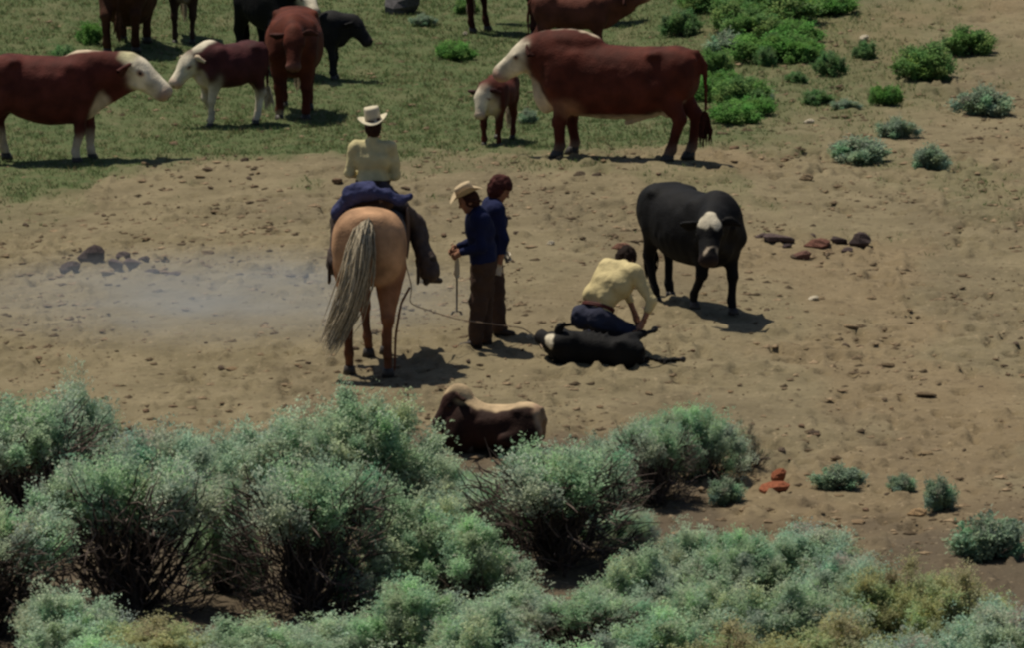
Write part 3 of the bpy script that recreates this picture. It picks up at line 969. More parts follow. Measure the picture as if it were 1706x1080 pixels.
def add_hand(b, wrist, d, nrm, thumb_side, curl, col=SKIN):
    """Palm, four unequal curled fingers and a thumb. d: hand direction, nrm: back of the hand."""
    d = unit(d)
    nrm = unit(np.asarray(nrm, float) - (np.asarray(nrm) @ d) * d)
    s = np.cross(d, nrm) * thumb_side
    w = np.asarray(wrist, float)
    b.tube([w - d * .03, w + d * .015, w + d * .05, w + d * .088], [.027, .030, .036, .030], 8, col)
    for k, (o, ln) in enumerate(((.030, .072), (.010, .080), (-.010, .075), (-.029, .058))):
        p = w + d * .080 + s * o
        pts, a = [p], 0.25 * curl
        for j, f in enumerate((.45, .32, .23)):
            p = p + ln * f * (d * math.cos(a) - nrm * math.sin(a))
            pts.append(p)
            a += curl
        b.tube(pts, [.0105, .010, .009, .0075], 6, col)
    p = w + d * .025 + s * .030
    q = p + .034 * unit(d * .7 + s * .7 - nrm * .3)
    r = q + .032 * unit(d * .95 + s * .1 - nrm * .6 * curl)
    b.tube([p, q, r], [.014, .012, .009], 6, col)

def hat_mesh(col, crown=0.125, brim=0.085, curl=0.035, band=(0.10, 0.06, 0.04)):
    """Wide brimmed felt hat, brim turned up at the sides, pinched crown. +X is the front."""
    b = MB()
    n = 28
    prof = [(1.0 + brim / 0.095, 0.0, 1), (1.0 + 0.9 * brim / 0.095, 0.006, 1), (1.0 + .45 * brim / .095, 0.0, 1), (1.03, 0.004, 0), (0.99, 0.02, 0), (0.96, 0.05, 0), (0.93, crown * .85, 0), (0.82, crown, 0), (0.45, crown * 0.93, 0), (0.05, crown * .86, 0)]
    V, C = [], []
    for i, (k, z, br) in enumerate(prof):
        for j in range(n):
            a = 2 * PI * j / n
            x, y = 0.104 * math.cos(a), 0.086 * math.sin(a)
            over = max(0, k - 1.03) / (brim / 0.095)
            zz = z + curl * (over ** 1.6) * (abs(math.sin(a)) ** 2 * 1.5 - 0.55 * abs(math.cos(a)) ** 2)
            pin = 1.0
            if z > crown * .6:
                pin = 1 - 0.16 * max(0, math.cos(a)) 
                zz -= 0.014 * max(0, math.cos(a)) * (z / crown)
            V.append((x * k * (1 - .03 * over), y * k * pin, zz))
            C.append(band if i == 4 else col)
    Fq = []
    m = len(prof)
    for i in range(m - 1):
        for j in range(n):
            j2 = (j + 1) % n
            Fq.append((i * n + j, i * n + j2, (i + 1) * n + j2, (i + 1) * n + j))
    top = (m - 1) * n
    V.append((0, 0, crown * .86))
    C.append(col)
    for j in range(0, n, 2):
        Fq.append((top + j, top + j + 1, top + (j + 2) % n, len(V) - 1))
    b.add(V, Fq)
    b.C = [np.array(C, float)]
    me = b.mesh('hat', M_STRAW)
    return me

def frame(fwd, upish=(0, 0, 1)):
    f = unit(fwd)
    l = unit(np.cross(upish, f))
    return np.stack([f, l, np.cross(f, l)])

def hair_mesh(head, A, col, scale=1.0, seed=3):
    """Cap of hair round the skull, open at the face."""
    pr = [blob(head + A.T @ np.array([-0.018, 0, 0.028]), np.array([0.108, 0.090, 0.115]) * scale, col, 0.02, A),
          blob(head + A.T @ np.array([-0.05, 0, -0.035]), np.array([0.065, 0.078, 0.075]) * scale, col, 0.03, A)]
    def cut(G):
        q = (G - head) @ A.T
        return np.minimum(q[..., 0] - 0.045, 0.055 - q[..., 2])
    return body_mesh('hair', pr, 0.012, M_HAIR, None, 0.022, 34, clip=cut, seed=seed)

def boot_mesh(ank, toe, col, heel=True):
    d = unit(np.array([toe[0], toe[1], toe[2]]))
    a = np.asarray(ank, float)
    s = np.cross((0, 0, 1), d)
    dn = np.cross(d, unit(s)) * -1
    pr = [cone(a - dn * .16, a + dn * .02, .058, .050, col, .02), cone(a + dn * .045 - d * .03, a + dn * .062 + d * .16, .045, .032, col, .03),
          cone(a + dn * .07 - d * .045, a + dn * .085 - d * .045, .036, .034, col, .01)]
    return body_mesh('boot', pr, 0.012, M_LEATHER)

def person(label, loc, J, shirt, trouser, boot=(0.035, 0.022, 0.016), hat=None, hair=(0.03, 0.018, 0.012), hairscale=1.0, belt=None,
           sleeve=1.0, curl=0.55, chaps=None, seed=0, gloves=None, untucked=0.0, leg_r=1.0, hat_args=None, bulk=0.0, tilt=(0.05, -0.05)):
    J = {k: np.asarray(v, float) for k, v in J.items()}
    root = thing('person', label, 'person', loc)
    A = frame(J['face'])
    hd = J['head']
    def Hd(a, b, c):
        return hd + A.T @ np.array([a, b, c])
    hipdir = unit(J['hipL'] - J['hipR'])
    shdir = unit(J['shL'] - J['shR'])
    hc = (J['hipL'] + J['hipR']) / 2
    sc = (J['shL'] + J['shR']) / 2
    ch = sc * 0.72 + hc * 0.28
    ws = sc * 0.30 + hc * 0.70
    if 'belly' in J:
        ws = J['belly']
    # one continuous figure
    def torso(col, g):
        if g > 0:
            g = g + bulk
        w1 = unit(shdir * .75 + hipdir * .25)
        return [cone(J['hipL'], J['hipR'], .098 + g, .098 + g, col, .05), cone(ws + hipdir * .065, ws - hipdir * .065, .098 + g, .098 + g, col, .06),
                cone(ch + w1 * .085, ch - w1 * .085, .108 + g, .108 + g, col, .06), cone(J['shL'] - shdir * .02, J['shR'] + shdir * .02, .062 + g, .062 + g, col, .06)]
    def arm(S, col, g, frac=1.0):
        s, e, w = J['sh' + S], J['el' + S], J['wr' + S]
        return [cone(s, e, .055 + g, .042 + g, col, .03), cone(e, e + (w - e) * frac, .042 + g, .030 + g, col, .02)]
    def leg(S, col, g, frac=1.0):
        h_, k, a = J['hip' + S], J['knee' + S], J['ank' + S]
        return [cone(h_, k, (.088 + g) * leg_r, (.058 + g) * leg_r, col, .05), cone(k, k + (a - k) * frac, (.058 + g) * leg_r, (.042 + g * 1.3) * leg_r, col, .03)]
    pr = torso(SKIN, -.012)
    for S in 'LR':
        pr += arm(S, SKIN, -.004) + leg(S, SKIN, -.010, .96)
    pr += [cone(J['neck'], hd - (hd - J['neck']) * .25, .056, .052, SKIN, .03),
           blob(Hd(0, 0, .02), (.098, .076, .105), SKIN, .02, A), blob(Hd(.025, 0, -.055), (.066, .058, .062), SKIN, .03, A),
           cone(Hd(.092, 0, .01), Hd(.112, 0, -.025), .011, .016, SKIN, .012), blob(Hd(.080, 0, -.062), (.016, .026, .010), (.22, .08, .06), .01, A),
           blob(Hd(.070, 0, -.10), (.024, .026, .020), SKIN, .02, A)]
    for s in (1, -1):
        pr.append(blob(Hd(-.005, .078 * s, -.005), (.026, .012, .034), SKIN, .01, A))
        pr.append(blob(Hd(.086, .032 * s, .030), (.014, .024, .010), (.20, .10, .07), .01, A))
    me = body_mesh('body', pr, 0.0125, M_CLOTH, seed=seed)
    hb = MB()
    for S, sg in (('L', 1), ('R', -1)):
        w = J['wr' + S]
        add_hand(hb, w, J['hd' + S], J.get('hn' + S, np.array([0, -1.0, 0])), sg if S == 'L' else -1, curl, gloves if (gloves and S in J.get('_', 'LR')) else SKIN)
    # the hands are merged into the body's own mesh
    V0 = np.empty(len(me.vertices) * 3, np.float32); me.vertices.foreach_get('co', V0)
    F0 = np.empty(len(me.loops), np.int32); me.loops.foreach_get('vertex_index', F0)
    C0 = np.empty(len(me.vertices) * 4, np.float32); me.color_attributes['Col'].data.foreach_get('color', C0)
    b = MB()
    b.add(V0.reshape(-1, 3), F0.reshape(-1, 4))
    b.C = [C0.reshape(-1, 4)[:, :3]]
    b.add(np.concatenate(hb.V), np.concatenate(hb.F))
    b.C[-1] = np.concatenate(hb.C)
    part('body', b.mesh('body', M_CLOTH), root)
    for s in (1, -1):
        o = part('eye', EYE, root, Hd(.086, .032 * s, .018))
        o.scale = (.45, .45, .45)
    # clothes
    axis = unit(sc - hc)
    low = hc + axis * (0.10 - untucked)
    pr = torso(shirt, .012)
    for S in 'LR':
        pr += arm(S, shirt, .012, sleeve)
    pr.append(cone(J['neck'] - (hd - J['neck']) * .15, J['neck'] + (hd - J['neck']) * .12, .066, .060, shirt, .03))
    part('shirt', body_mesh('shirt', pr, 0.013, M_CLOTH, None, 0.022, 9, clip=lambda G: np.where(np.abs((G - hc) @ hipdir) < .27, -((G - low) @ axis), -1.0) if not untucked else -((G - low) @ axis) * 1.0, seed=seed + 1), root)
    pr = [cone(J['hipL'], J['hipR'], .112, .112, trouser, .05), cone(ws + hipdir * .05, ws - hipdir * .05, .112, .112, trouser, .05)]
    for S in 'LR':
        pr += leg(S, trouser, .016, .97)
    top = hc + axis * 0.125
    part('trousers', body_mesh('trousers', pr, 0.013, M_CLOTH, None, 0.03, 10, clip=lambda G: np.where(np.linalg.norm(G - hc, axis=-1) < .34, (G - top) @ axis, -1.0), seed=seed + 2), root)
    if belt:
        an = np.linspace(0, 2 * PI, 25)
        fw = np.cross(hipdir, axis)
        b = MB()
        bc = hc + axis * .115
        for k in (-.008, .008):
            b.tube(bc + axis * k + np.outer(np.cos(an), hipdir) * .172 + np.outer(np.sin(an), fw) * .118, .012, 5, belt)
        part('belt', b.mesh('belt', M_LEATHER), root)
    if chaps:
        for S in 'LR':
            h_, k, a = J['hip' + S], J['knee' + S], J['ank' + S]
            pr = [cone(h_ + (k - h_) * .25, k, .105, .088, chaps, .05), cone(k, k + (a - k) * .95, .088, .105, chaps, .04)]
            part('chaps_leg', body_mesh('chaps_leg', pr, 0.015, M_LEATHER, None, 0.03, 9, seed=seed + 5), root)
    for S in 'LR':
        part('boot', boot_mesh(J['ank' + S], J['toe' + S], boot), root)
    part('hair', hair_mesh(hd, A, hair, hairscale, seed), root)
    if hat:
        o = part('hat', hat_mesh(hat, **(hat_args or {})), root)
        T = A.copy()
        m = np.eye(4)
        m[:3, :3] = A.T
        m[:3, 3] = Hd(-.008, 0, .075)
        o.matrix_local = Matrix(m.tolist()) @ Euler((tilt[0], tilt[1], 0)).to_matrix().to_4x4()
    return root

# mounted rider, seen from behind
def rider():
    c, s = math.cos(HH), math.sin(HH)
    def l(x, y, z):
        return (c * x - s * y, s * x + c * y, z)
    J = dict(hipL=l(.0, .10, 1.80), hipR=l(.0, -.10, 1.80), kneeL=l(.30, .36, 1.46), kneeR=l(.28, -.42, 1.44), ankL=l(.12, .40, 1.00), ankR=l(.10, -.58, .93),
             toeL=(c * .9 - s * .3, s * .9 + c * .3, -.1), toeR=(c * .75 + s * .65, s * .75 - c * .65, -.12), shL=l(.02, .185, 2.27), shR=l(.02, -.185, 2.27),
             elL=l(.03, .245, 2.00), elR=l(.03, -.235, 1.98), wrL=l(.26, .12, 1.92), wrR=l(.27, -.08, 1.90), hdL=l(.9, -.3, -.2), hdR=l(.9, .2, -.2), hnL=(0, 0, 1), hnR=(0, 0, 1),
             neck=l(.02, 0, 2.34), head=l(.045, .0, 2.475), face=l(1, .05, -.10))
    person('rider in yellow shirt and tall pale hat on the palomino horse, seen from behind', HORSE, J, (0.54, 0.47, 0.26), (0.05, 0.045, 0.06), hat=(0.55, 0.49, 0.36),
           hair=(0.035, 0.018, 0.013), chaps=(0.062, 0.040, 0.032), belt=(0.03, 0.018, 0.014), seed=71, tilt=(-0.16, -0.20), hat_args=dict(crown=0.142, brim=0.076, curl=0.032, band=(0.24, 0.21, 0.17)))
rider()

# man with the straw hat, facing left, iron in hand
MAN1 = spot(797, 579)
person('man in straw hat, navy shirt and brown trousers holding a branding iron', MAN1,
       dict(hipL=(.055, -.10, .885), hipR=(.065, .09, .89), kneeL=(.00, -.11, .49), kneeR=(.06, .10, .49), ankL=(-.03, -.10, .10), ankR=(.07, .13, .10), toeL=(-.9, -.35, 0), toeR=(-.9, .2, 0),
            shL=(.02, -.175, 1.37), shR=(-.02, .165, 1.385), elL=(.03, -.24, 1.09), elR=(-.01, .20, 1.12), wrL=(-.165, -.165, 1.035), wrR=(-.20, .03, 1.06), hdL=(-.8, .1, -.45), hdR=(-.8, -.2, -.5),
            hnL=(-.2, -.9, .3), hnR=(-.2, .9, .3), neck=(-.025, -.005, 1.45), head=(-.105, -.02, 1.555), face=(-.85, -.15, -.42)),
       (0.014, 0.018, 0.055), (0.070, 0.043, 0.032), hat=(0.46, 0.36, 0.23), hair=(0.05, 0.02, 0.014), seed=75, untucked=.07, leg_r=1.3, bulk=.035, curl=0.75,
       hat_args=dict(crown=0.115, brim=0.085, curl=0.05))

# bareheaded man behind him, facing right
MAN2 = spot(823, 558)
person('bareheaded man with bushy reddish hair and navy shirt, rope in gloved hand', MAN2,
       dict(hipL=(-.04, .10, .86), hipR=(-.03, -.10, .86), kneeL=(-.02, .12, .48), kneeR=(.03, -.11, .47), ankL=(-.02, .14, .10), ankR=(.05, -.12, .10), toeL=(.8, .45, 0), toeR=(.88, -.35, 0),
            shL=(-.03, .165, 1.36), shR=(.03, -.165, 1.35), elL=(-.03, .23, 1.07), elR=(.11, -.22, 1.05), wrL=(.10, .18, .86), wrR=(.055, -.20, .76), hdL=(.5, -.2, -.8), hdR=(-.15, .05, -.98),
            hnL=(.2, .9, .2), hnR=(.3, -.9, 0), neck=(.0, 0, 1.43), head=(.065, -.01, 1.545), face=(.86, -.18, -.48)),
       (0.015, 0.019, 0.058), (0.066, 0.041, 0.032), hair=(0.062, 0.020, 0.018), hairscale=1.22, seed=79, untucked=.06, gloves=(0.55, 0.48, 0.38), leg_r=1.25, bulk=.03, curl=0.8)

# man kneeling on the roped calf
MAN3 = spot(1000, 594) + np.array([0, 0, 0.01])
_m3 = person('man in yellow shirt and dark jeans kneeling over the roped black calf', MAN3,
       dict(hipL=(-.165, .10, .375), hipR=(.005, -.02, .365), kneeL=(.13, .34, .24), kneeR=(.30, -.02, .21), ankL=(-.10, .46, .12), ankR=(-.02, .22, .14), toeL=(-.6, .6, -.3), toeR=(-.6, .6, -.3),
            belly=(.0, .10, .57), shL=(.05, .24, .84), shR=(.34, .02, .80), elL=(.25, .40, .58), elR=(.50, -.05, .545), wrL=(.34, .30, .36), wrR=(.415, -.10, .345), hdL=(.3, -.3, -.9), hdR=(-.5, -.05, -.86),
            hnL=(.5, .5, .2), hnR=(.86, -.2, -.4), neck=(.235, .22, .86), head=(.25, .33, .885), face=(.30, .45, -.84)),
       (0.57, 0.47, 0.25), (0.034, 0.036, 0.058), hair=(0.016, 0.009, 0.007), belt=(0.075, 0.012, 0.010), sleeve=.42, bulk=.018, leg_r=1.12, seed=83, hairscale=1.06, curl=0.7)

_m3.scale = (1.07, 1.07, 1.07)

# branding iron in his hand, pale wrapped grip, a forked foot
b = MB()
b.tube([(0, 0, 0.98), (0.002, 0, 0.70), (0.0, 0, 0.40)], 0.011, 6, (0.03, 0.026, 0.024))
b.tube([(-.055, 0, .372), (-.04, 0, .400), (0, 0, .412), (.04, 0, .400), (.055, 0, .372)], 0.013, 6, (0.02, 0.018, 0.018))
me1 = b.mesh('shaft', M_METAL)
iron = thing('branding_iron', 'thin dark branding iron with pale grip hanging from the straw-hatted man\'s hand', 'branding iron', MAN1 + np.array([-.225, -.155, 0.0]))
part('shaft', me1, iron)
b = MB()
b.tube([(0, 0, .99), (0.004, 0, .90), (-.004, 0, .80), (0, 0, .76)], [.016, .026, .034, .024], 8, (0.50, 0.42, 0.30))
part('grip', b.mesh('grip', M_CLOTH), iron)

# ropes
def rope(pts, label, r=0.008, col=(0.38, 0.30, 0.21)):
    pts = np.asarray(pts, float)
    n = len(pts)
    t = np.linspace(0, n - 1, n * 7)
    P = np.stack([np.interp(t, np.arange(n), pts[:, c]) for c in range(3)], 1)
    k = np.array([1, 2, 3, 2, 1.]) / 9
    Q = P.copy()
    for c in range(3):
        Q[:, c] = np.convolve(np.pad(P[:, c], 2, mode='edge'), k, 'valid')
    b = MB()
    b.tube(Q, r, 6, col)
    o = put(bpy.data.objects.new('rope', b.mesh('rope', M_ROPE)))
    tag(o, label, 'rope')
g2 = MAN2 + np.array([.04, -.21, .67])
rope([g2 + np.array([.0, .0, .02]), g2 + np.array([-.10, -.12, .05]), g2 + np.array([-.22, -.16, .16]), g2 + np.array([-.26, -.12, .24])], 'short pale rope held across the two men\'s thighs', 0.009, (0.42, 0.33, 0.25))
a, c = spot(660, 607), spot(990, 590)
rope([hl(-.05, -.30, 1.22), hl(-.30, -.42, .86), hl(-.42, -.40, .70), MAN1 + np.array([-.25, -.35, .36]), MAN1 + np.array([.1, -.30, .30]), MAN2 + np.array([.30, -.30, .12]), MAN2 + np.array([.42, -.25, .03]), spot(905, 586) + np.array([0, 0, .03])],
     'long thin lariat running from the horse past the men\'s shins to the roped calf', 0.006, (0.33, 0.24, 0.17))
rope([hl(-.30, -.40, .86), hl(-.52, -.32, .72), hl(-.60, -.27, .40), hl(-.62, -.26, .03), hl(-.50, -.20, .012)], 'reddish rope end hanging beside the palomino horse\'s right hind leg', 0.014, (0.17, 0.065, 0.035))

# ------------------------------------------------------------------ shrubs
def shrub_meshes(seed, col, clumps=90, sprigs=150, leaves=4, leaf=(0.021, 0.0052), crad=0.085, height=0.66, lowest=0.08, open_=0.0, bark=(0.060, 0.046, 0.040),
                 tipcol=None, twigs=60, tall=1.5, upward=0.55):
    """Crown about one metre wide: leaf sprigs in upright plumes round limb ends, and the woody limbs that carry them."""
    rnd = np.random.default_rng(seed)
    cen = []
    lob = rnd.uniform(0, 2 * PI, 4)
    for i in range(clumps):
        a = rnd.uniform(0, 2 * PI)
        e = math.asin(rnd.uniform(0.0, 1.0) ** 0.85)
        rr = rnd.uniform(0.70, 1.08) if rnd.random() > 0.22 else rnd.uniform(0.3, 0.7)
        k = 1 + 0.24 * math.sin(2 * a + lob[0]) + 0.18 * math.sin(3 * a + lob[1])
        if open_ and math.sin(a * 2 + lob[2]) + 0.4 * math.sin(a * 5 + lob[3]) > 1.1 - open_ * 2 * (1 - math.sin(e)):
            continue
        top = 1 + 0.22 * math.sin(a * 3 + lob[3]) * math.cos(e)
        cen.append((0.40 * k * rr * math.cos(a) * math.cos(e), 0.40 * k * rr * math.sin(a) * math.cos(e), lowest + (height - lowest - 0.05) * rr * top * math.sin(e) * rnd.uniform(0.74, 1.12)))
    cen = np.array(cen)
    n = len(cen)
    cr = crad * rnd.uniform(0.6, 1.35, n)
    cshade = rnd.uniform(0.82, 1.18, n)
    ctint = rnd.normal(0, 0.07, (n, 3))
    ci = np.repeat(np.arange(n), sprigs)
    m = len(ci)
    d = rnd.normal(0, 1, (m, 3))
    d /= np.linalg.norm(d, axis=1, keepdims=True)
    r = np.minimum(np.abs(rnd.normal(0, 0.62, m)), rnd.uniform(0.9, 1.35, m))
    out0 = cen * np.array([1, 1, 0.3])
    out0 /= np.linalg.norm(out0, axis=1, keepdims=True) + 1e-6
    base = d * (cr[ci] * r)[:, None] * np.array([1, 1, tall])
    base = cen[ci] + base + out0[ci] * (base[:, 2:3] * 0.45)
    base[:, 2] = np.maximum(base[:, 2], 0.02)
    dirn = d * 0.45 + out0[ci] * 0.40 + np.array([0, 0, upward]) + rnd.normal(0, 0.25, (m, 3))
    dirn /= np.linalg.norm(dirn, axis=1, keepdims=True)
    base = np.repeat(base, leaves, 0)
    dirn = np.repeat(dirn, leaves, 0) + rnd.normal(0, 0.70, (m * leaves, 3))
    dirn /= np.linalg.norm(dirn, axis=1, keepdims=True)
    base = base + rnd.normal(0, leaf[0] * 0.45, base.shape)
    L = leaf[0] * rnd.uniform(0.6, 1.3, len(base))[:, None]
    wv = np.cross(dirn, rnd.normal(0, 1, base.shape))
    wv /= np.linalg.norm(wv, axis=1, keepdims=True) + 1e-6
    W = leaf[1] * rnd.uniform(0.7, 1.3, len(base))[:, None]
    P = np.stack([base, base + dirn * L * 0.55 + wv * W, base + dirn * L, base + dirn * L * 0.55 - wv * W], 1).reshape(-1, 3)
    Fq = np.arange(len(P)).reshape(-1, 4)
    sh = np.repeat(cshade[ci] * rnd.uniform(0.82, 1.18, m), leaves)
    C = np.asarray(col)[None] * sh[:, None] * (1 + np.repeat(ctint[ci], leaves, 0))
    if tipcol is not None:
        f = np.repeat(rnd.random(m) < 0.06, leaves)
        C[f] = np.asarray(tipcol) * sh[f][:, None]
    fol = mesh_from('foliage', P, Fq, M_LEAF, np.repeat(np.clip(C, 0.005, 0.8), 4, 0), False)
    b = MB()
    for i in rnd.permutation(n)[:44]:
        p0 = np.array([rnd.normal(0, 0.03), rnd.normal(0, 0.03), -0.02])
        p3 = cen[i]
        p1 = p0 * 0.7 + p3 * 0.3 + rnd.normal(0, 0.035, 3) - np.array([0, 0, 0.02])
        p2 = p0 * 0.35 + p3 * 0.65 + rnd.normal(0, 0.035, 3)
        b.tube([p0, p1, p2, p3], [0.018, 0.012, 0.008, 0.003], 5, np.asarray(bark) * rnd.uniform(0.5, 1.6))
    for _ in range(twigs):
        a = rnd.uniform(0, 2 * PI)
        q = rnd.uniform(0.03, 0.38)
        p = np.array([q * math.cos(a), q * math.sin(a), rnd.uniform(0.0, max(lowest, 0.12) + 0.10)])
        v = unit(np.array([math.cos(a), math.sin(a), rnd.uniform(0.0, 1.6)]) + rnd.normal(0, 0.5, 3)) * rnd.uniform(0.08, 0.24)
        b.tube([p, p + v * 0.5 + rnd.normal(0, 0.02, 3), p + v], [0.0055, 0.004, 0.0018], 3, np.asarray(bark) * rnd.uniform(0.5, 2.6), cap=False)
    wood = b.mesh('branches', M_BARK)
    return fol, wood

SAGE, SAGE2, OLIVE = (0.455, 0.575, 0.420), (0.415, 0.540, 0.370), (0.450, 0.500, 0.270)
LUSH, LUSH2, BLUEG = (0.165, 0.320, 0.090), (0.190, 0.320, 0.110), (0.300, 0.400, 0.275)
TIP = (0.60, 0.66, 0.50)
KINDS = {
    'sage': [shrub_meshes(101, SAGE, 100, 290, tipcol=TIP), shrub_meshes(102, SAGE2, 90, 290, height=0.70, open_=0.25, tipcol=TIP, twigs=140),
             shrub_meshes(103, SAGE, 110, 270, height=0.62, tipcol=TIP), shrub_meshes(104, SAGE2, 85, 280, height=0.74, open_=0.4, lowest=0.16, tipcol=TIP, twigs=200)],
    'woody': [shrub_meshes(111, SAGE2, 64, 230, height=0.74, open_=0.6, lowest=0.52, tipcol=TIP, twigs=800), shrub_meshes(112, SAGE, 66, 230, height=0.78, open_=0.55, lowest=0.54, twigs=800)],
    'dry': [shrub_meshes(121, (0.33, 0.32, 0.22), 60, 70, height=0.72, twigs=320)],
    'olive': [shrub_meshes(131, OLIVE, 95, 270, height=0.66, tipcol=(0.44, 0.42, 0.16))],
    'lush': [shrub_meshes(141, LUSH, 60, 90, 4, (0.050, 0.015), height=0.56, crad=0.11, twigs=20, tall=1.1), shrub_meshes(142, LUSH2, 52, 90, 4, (0.05, 0.014), height=0.60, crad=0.11, twigs=20, tall=1.2)],
    'small': [shrub_meshes(151, BLUEG, 40, 80, 4, (0.075, 0.017), height=0.64, crad=0.11, twigs=60), shrub_meshes(152, (0.165, 0.275, 0.115), 38, 80, 4, (0.075, 0.017), height=0.62, crad=0.12, twigs=40)],
}
ZTOP = {'sage': 0.82, 'woody': 0.90, 'dry': 0.84, 'olive': 0.78, 'lush': 0.74, 'small': 0.92}
_rs = random.Random(7)

def shrub(kind, px, py, w, hh, label, group, name='sagebrush', var=None):
    k = KINDS[kind]
    v = k[var if var is not None else _rs.randrange(len(k))]
    s = ppm(py)
    p = spot(px, py)
    root = thing(name, label, 'shrub' if name != 'sagebrush' else 'sagebrush', p, _rs.uniform(0, 2 * PI), group)
    W, Hm = w / s, hh / s
    if name == 'sagebrush' and kind in ('sage', 'olive', 'woody'):
        W *= 1.28
    if kind == 'lush':
        W *= 1.25
    root.scale = (W, W * _rs.uniform(0.9, 1.1), Hm / ZTOP[kind])
    part('foliage', v[0], root)
    part('branches', v[1], root)
    return root

FG = 'sagebrush along the foreground'
for row in [
    # kind, px, py, width, height, label
    ('sage', 128, 800, 150, 205, 'tall sagebrush at the left edge standing above its neighbours'),
    ('woody', 40, 880, 260, 240, 'wide sagebrush beyond the tall one at the left edge'),
    ('sage', 470, 838, 240, 190, 'left half of the large rounded sagebrush clump behind the horse'),
    ('sage', 612, 842, 240, 208, 'large rounded sagebrush directly below the horse\'s hooves'),
    ('sage', 275, 885, 220, 205, 'mid-green sagebrush between the left edge and the large rounded clump'),
    ('woody', 215, 1015, 290, 285, 'dark woody sagebrush with bare grey twigs showing at lower left'),
    ('sage', 372, 985, 130, 200, 'upright sagebrush in front of the large rounded clump, left of the dark hollow'),
    ('woody', 510, 1015, 260, 275, 'old sagebrush over a dark hollow with many stems showing'),
    ('sage', 690, 1000, 220, 205, 'pale green sagebrush to the right of the dark hollow'),
    ('sage', 745, 850, 130, 105, 'low sagebrush just left of the resting brown calf'),
    ('sage', 810, 905, 170, 140, 'sagebrush directly in front of the resting brown calf'),
    ('woody', 925, 945, 270, 225, 'twisted woody sagebrush with bare brown limbs near the middle'),
    ('sage', 985, 850, 150, 120, 'soft round sagebrush right of the resting brown calf'),
    ('woody', 1090, 838, 130, 150, 'sagebrush with dark bare base below the kneeling man'),
    ('sage', 1170, 800, 120, 130, 'tallest sagebrush at the top right end of the foreground bushes'),
    ('dry', 1240, 785, 95, 90, 'grey half-dry bush at the right end of the foreground bushes'),
    ('small', 1205, 838, 70, 52, 'small bright green bush in front of the grey half-dry bush'),
    ('sage', 1045, 800, 130, 115, 'pale sagebrush between the kneeling man and the resting brown calf'),
    ('sage', 1118, 775, 110, 100, 'sagebrush at the back of the top right foreground bushes'),
    ('sage', 925, 812, 130, 75, 'low pale sagebrush touching the hind end of the resting brown calf'),
    ('sage', 335, 800, 130, 95, 'sagebrush on the far side between the left edge and the large rounded clump'),
    ('sage', 1035, 915, 110, 80, 'small sagebrush right of the twisted woody one'),
    ('sage', 1155, 975, 140, 125, 'round sagebrush standing apart left of the right-hand thicket'),
    ('sage', 1240, 1000, 150, 120, 'sagebrush at the back left of the right-hand thicket'),
    ('sage', 1325, 985, 190, 130, 'broad sagebrush on top of the right-hand thicket'),
    ('sage', 1410, 1035, 170, 130, 'sagebrush at the right shoulder of the right-hand thicket'),
    ('olive', 1490, 1075, 180, 150, 'yellowish olive bush at the lower right'),
    ('olive', 1600, 1090, 190, 150, 'yellowish olive bush beyond the lower right corner bush'),
    ('sage', 1060, 1045, 180, 140, 'sagebrush at lower centre right, below the small one'),
    ('sage', 1190, 1085, 200, 130, 'sagebrush at the front of the right-hand thicket'),
    ('sage', 1310, 1095, 200, 140, 'sagebrush low at the front below the broad one'),
    ('sage', 770, 1010, 200, 160, 'full sagebrush at the bottom centre left of the twisted woody one'),
    ('sage', 870, 1075, 190, 125, 'sagebrush at bottom centre under the twisted woody one'),
    ('sage', 560, 1115, 210, 112, 'sagebrush on the bottom edge below the dark hollow'),
    ('sage', 690, 1115, 220, 160, 'sagebrush on the bottom edge below the pale green one'),
    ('sage', 410, 1130, 230, 108, 'sagebrush on the bottom edge left of the dark hollow'),
    ('olive', 260, 1130, 230, 100, 'greenish olive sagebrush on the bottom edge at lower left'),
    ('sage', 110, 1100, 220, 150, 'sagebrush on the bottom edge at the far left'),
    ('woody', -20, 1060, 260, 230, 'sagebrush leaving the picture at the lower left corner'),
    ('sage', 800, 1150, 220, 150, 'sagebrush cut by the bottom edge at the centre'),
    ('woody', 975, 1100, 190, 125, 'thin sagebrush with dead twigs at bottom centre right'),
    ('sage', 1090, 1160, 230, 150, 'sagebrush cut by the bottom edge right of the centre'),
    ('olive', 1240, 1175, 230, 140, 'olive sagebrush cut by the bottom edge below the right-hand thicket'),
    ('olive', 1400, 1165, 230, 150, 'olive sagebrush cut by the bottom edge at the lower right'),
    ('sage', 1560, 1190, 240, 160, 'sagebrush cut by the bottom edge near the lower right corner'),
    ('sage', 1690, 1150, 240, 180, 'sagebrush leaving the picture at the lower right corner'),
    ('sage', 330, 1200, 260, 120, 'sagebrush cut by the bottom edge left of centre'),
    ('sage', 500, 1210, 260, 130, 'sagebrush cut by the bottom edge under the dark hollow'),
    ('sage', 640, 1215, 260, 140, 'sagebrush cut by the bottom edge under the pale green one'),
    ('sage', 950, 1215, 260, 150, 'sagebrush cut by the bottom edge below the thin twiggy one'),
    ('sage', 150, 1210, 280, 150, 'sagebrush cut by the bottom edge at far left'),
]:
    shrub(*row, FG)
SM = 'low shrubs scattered on bare ground'
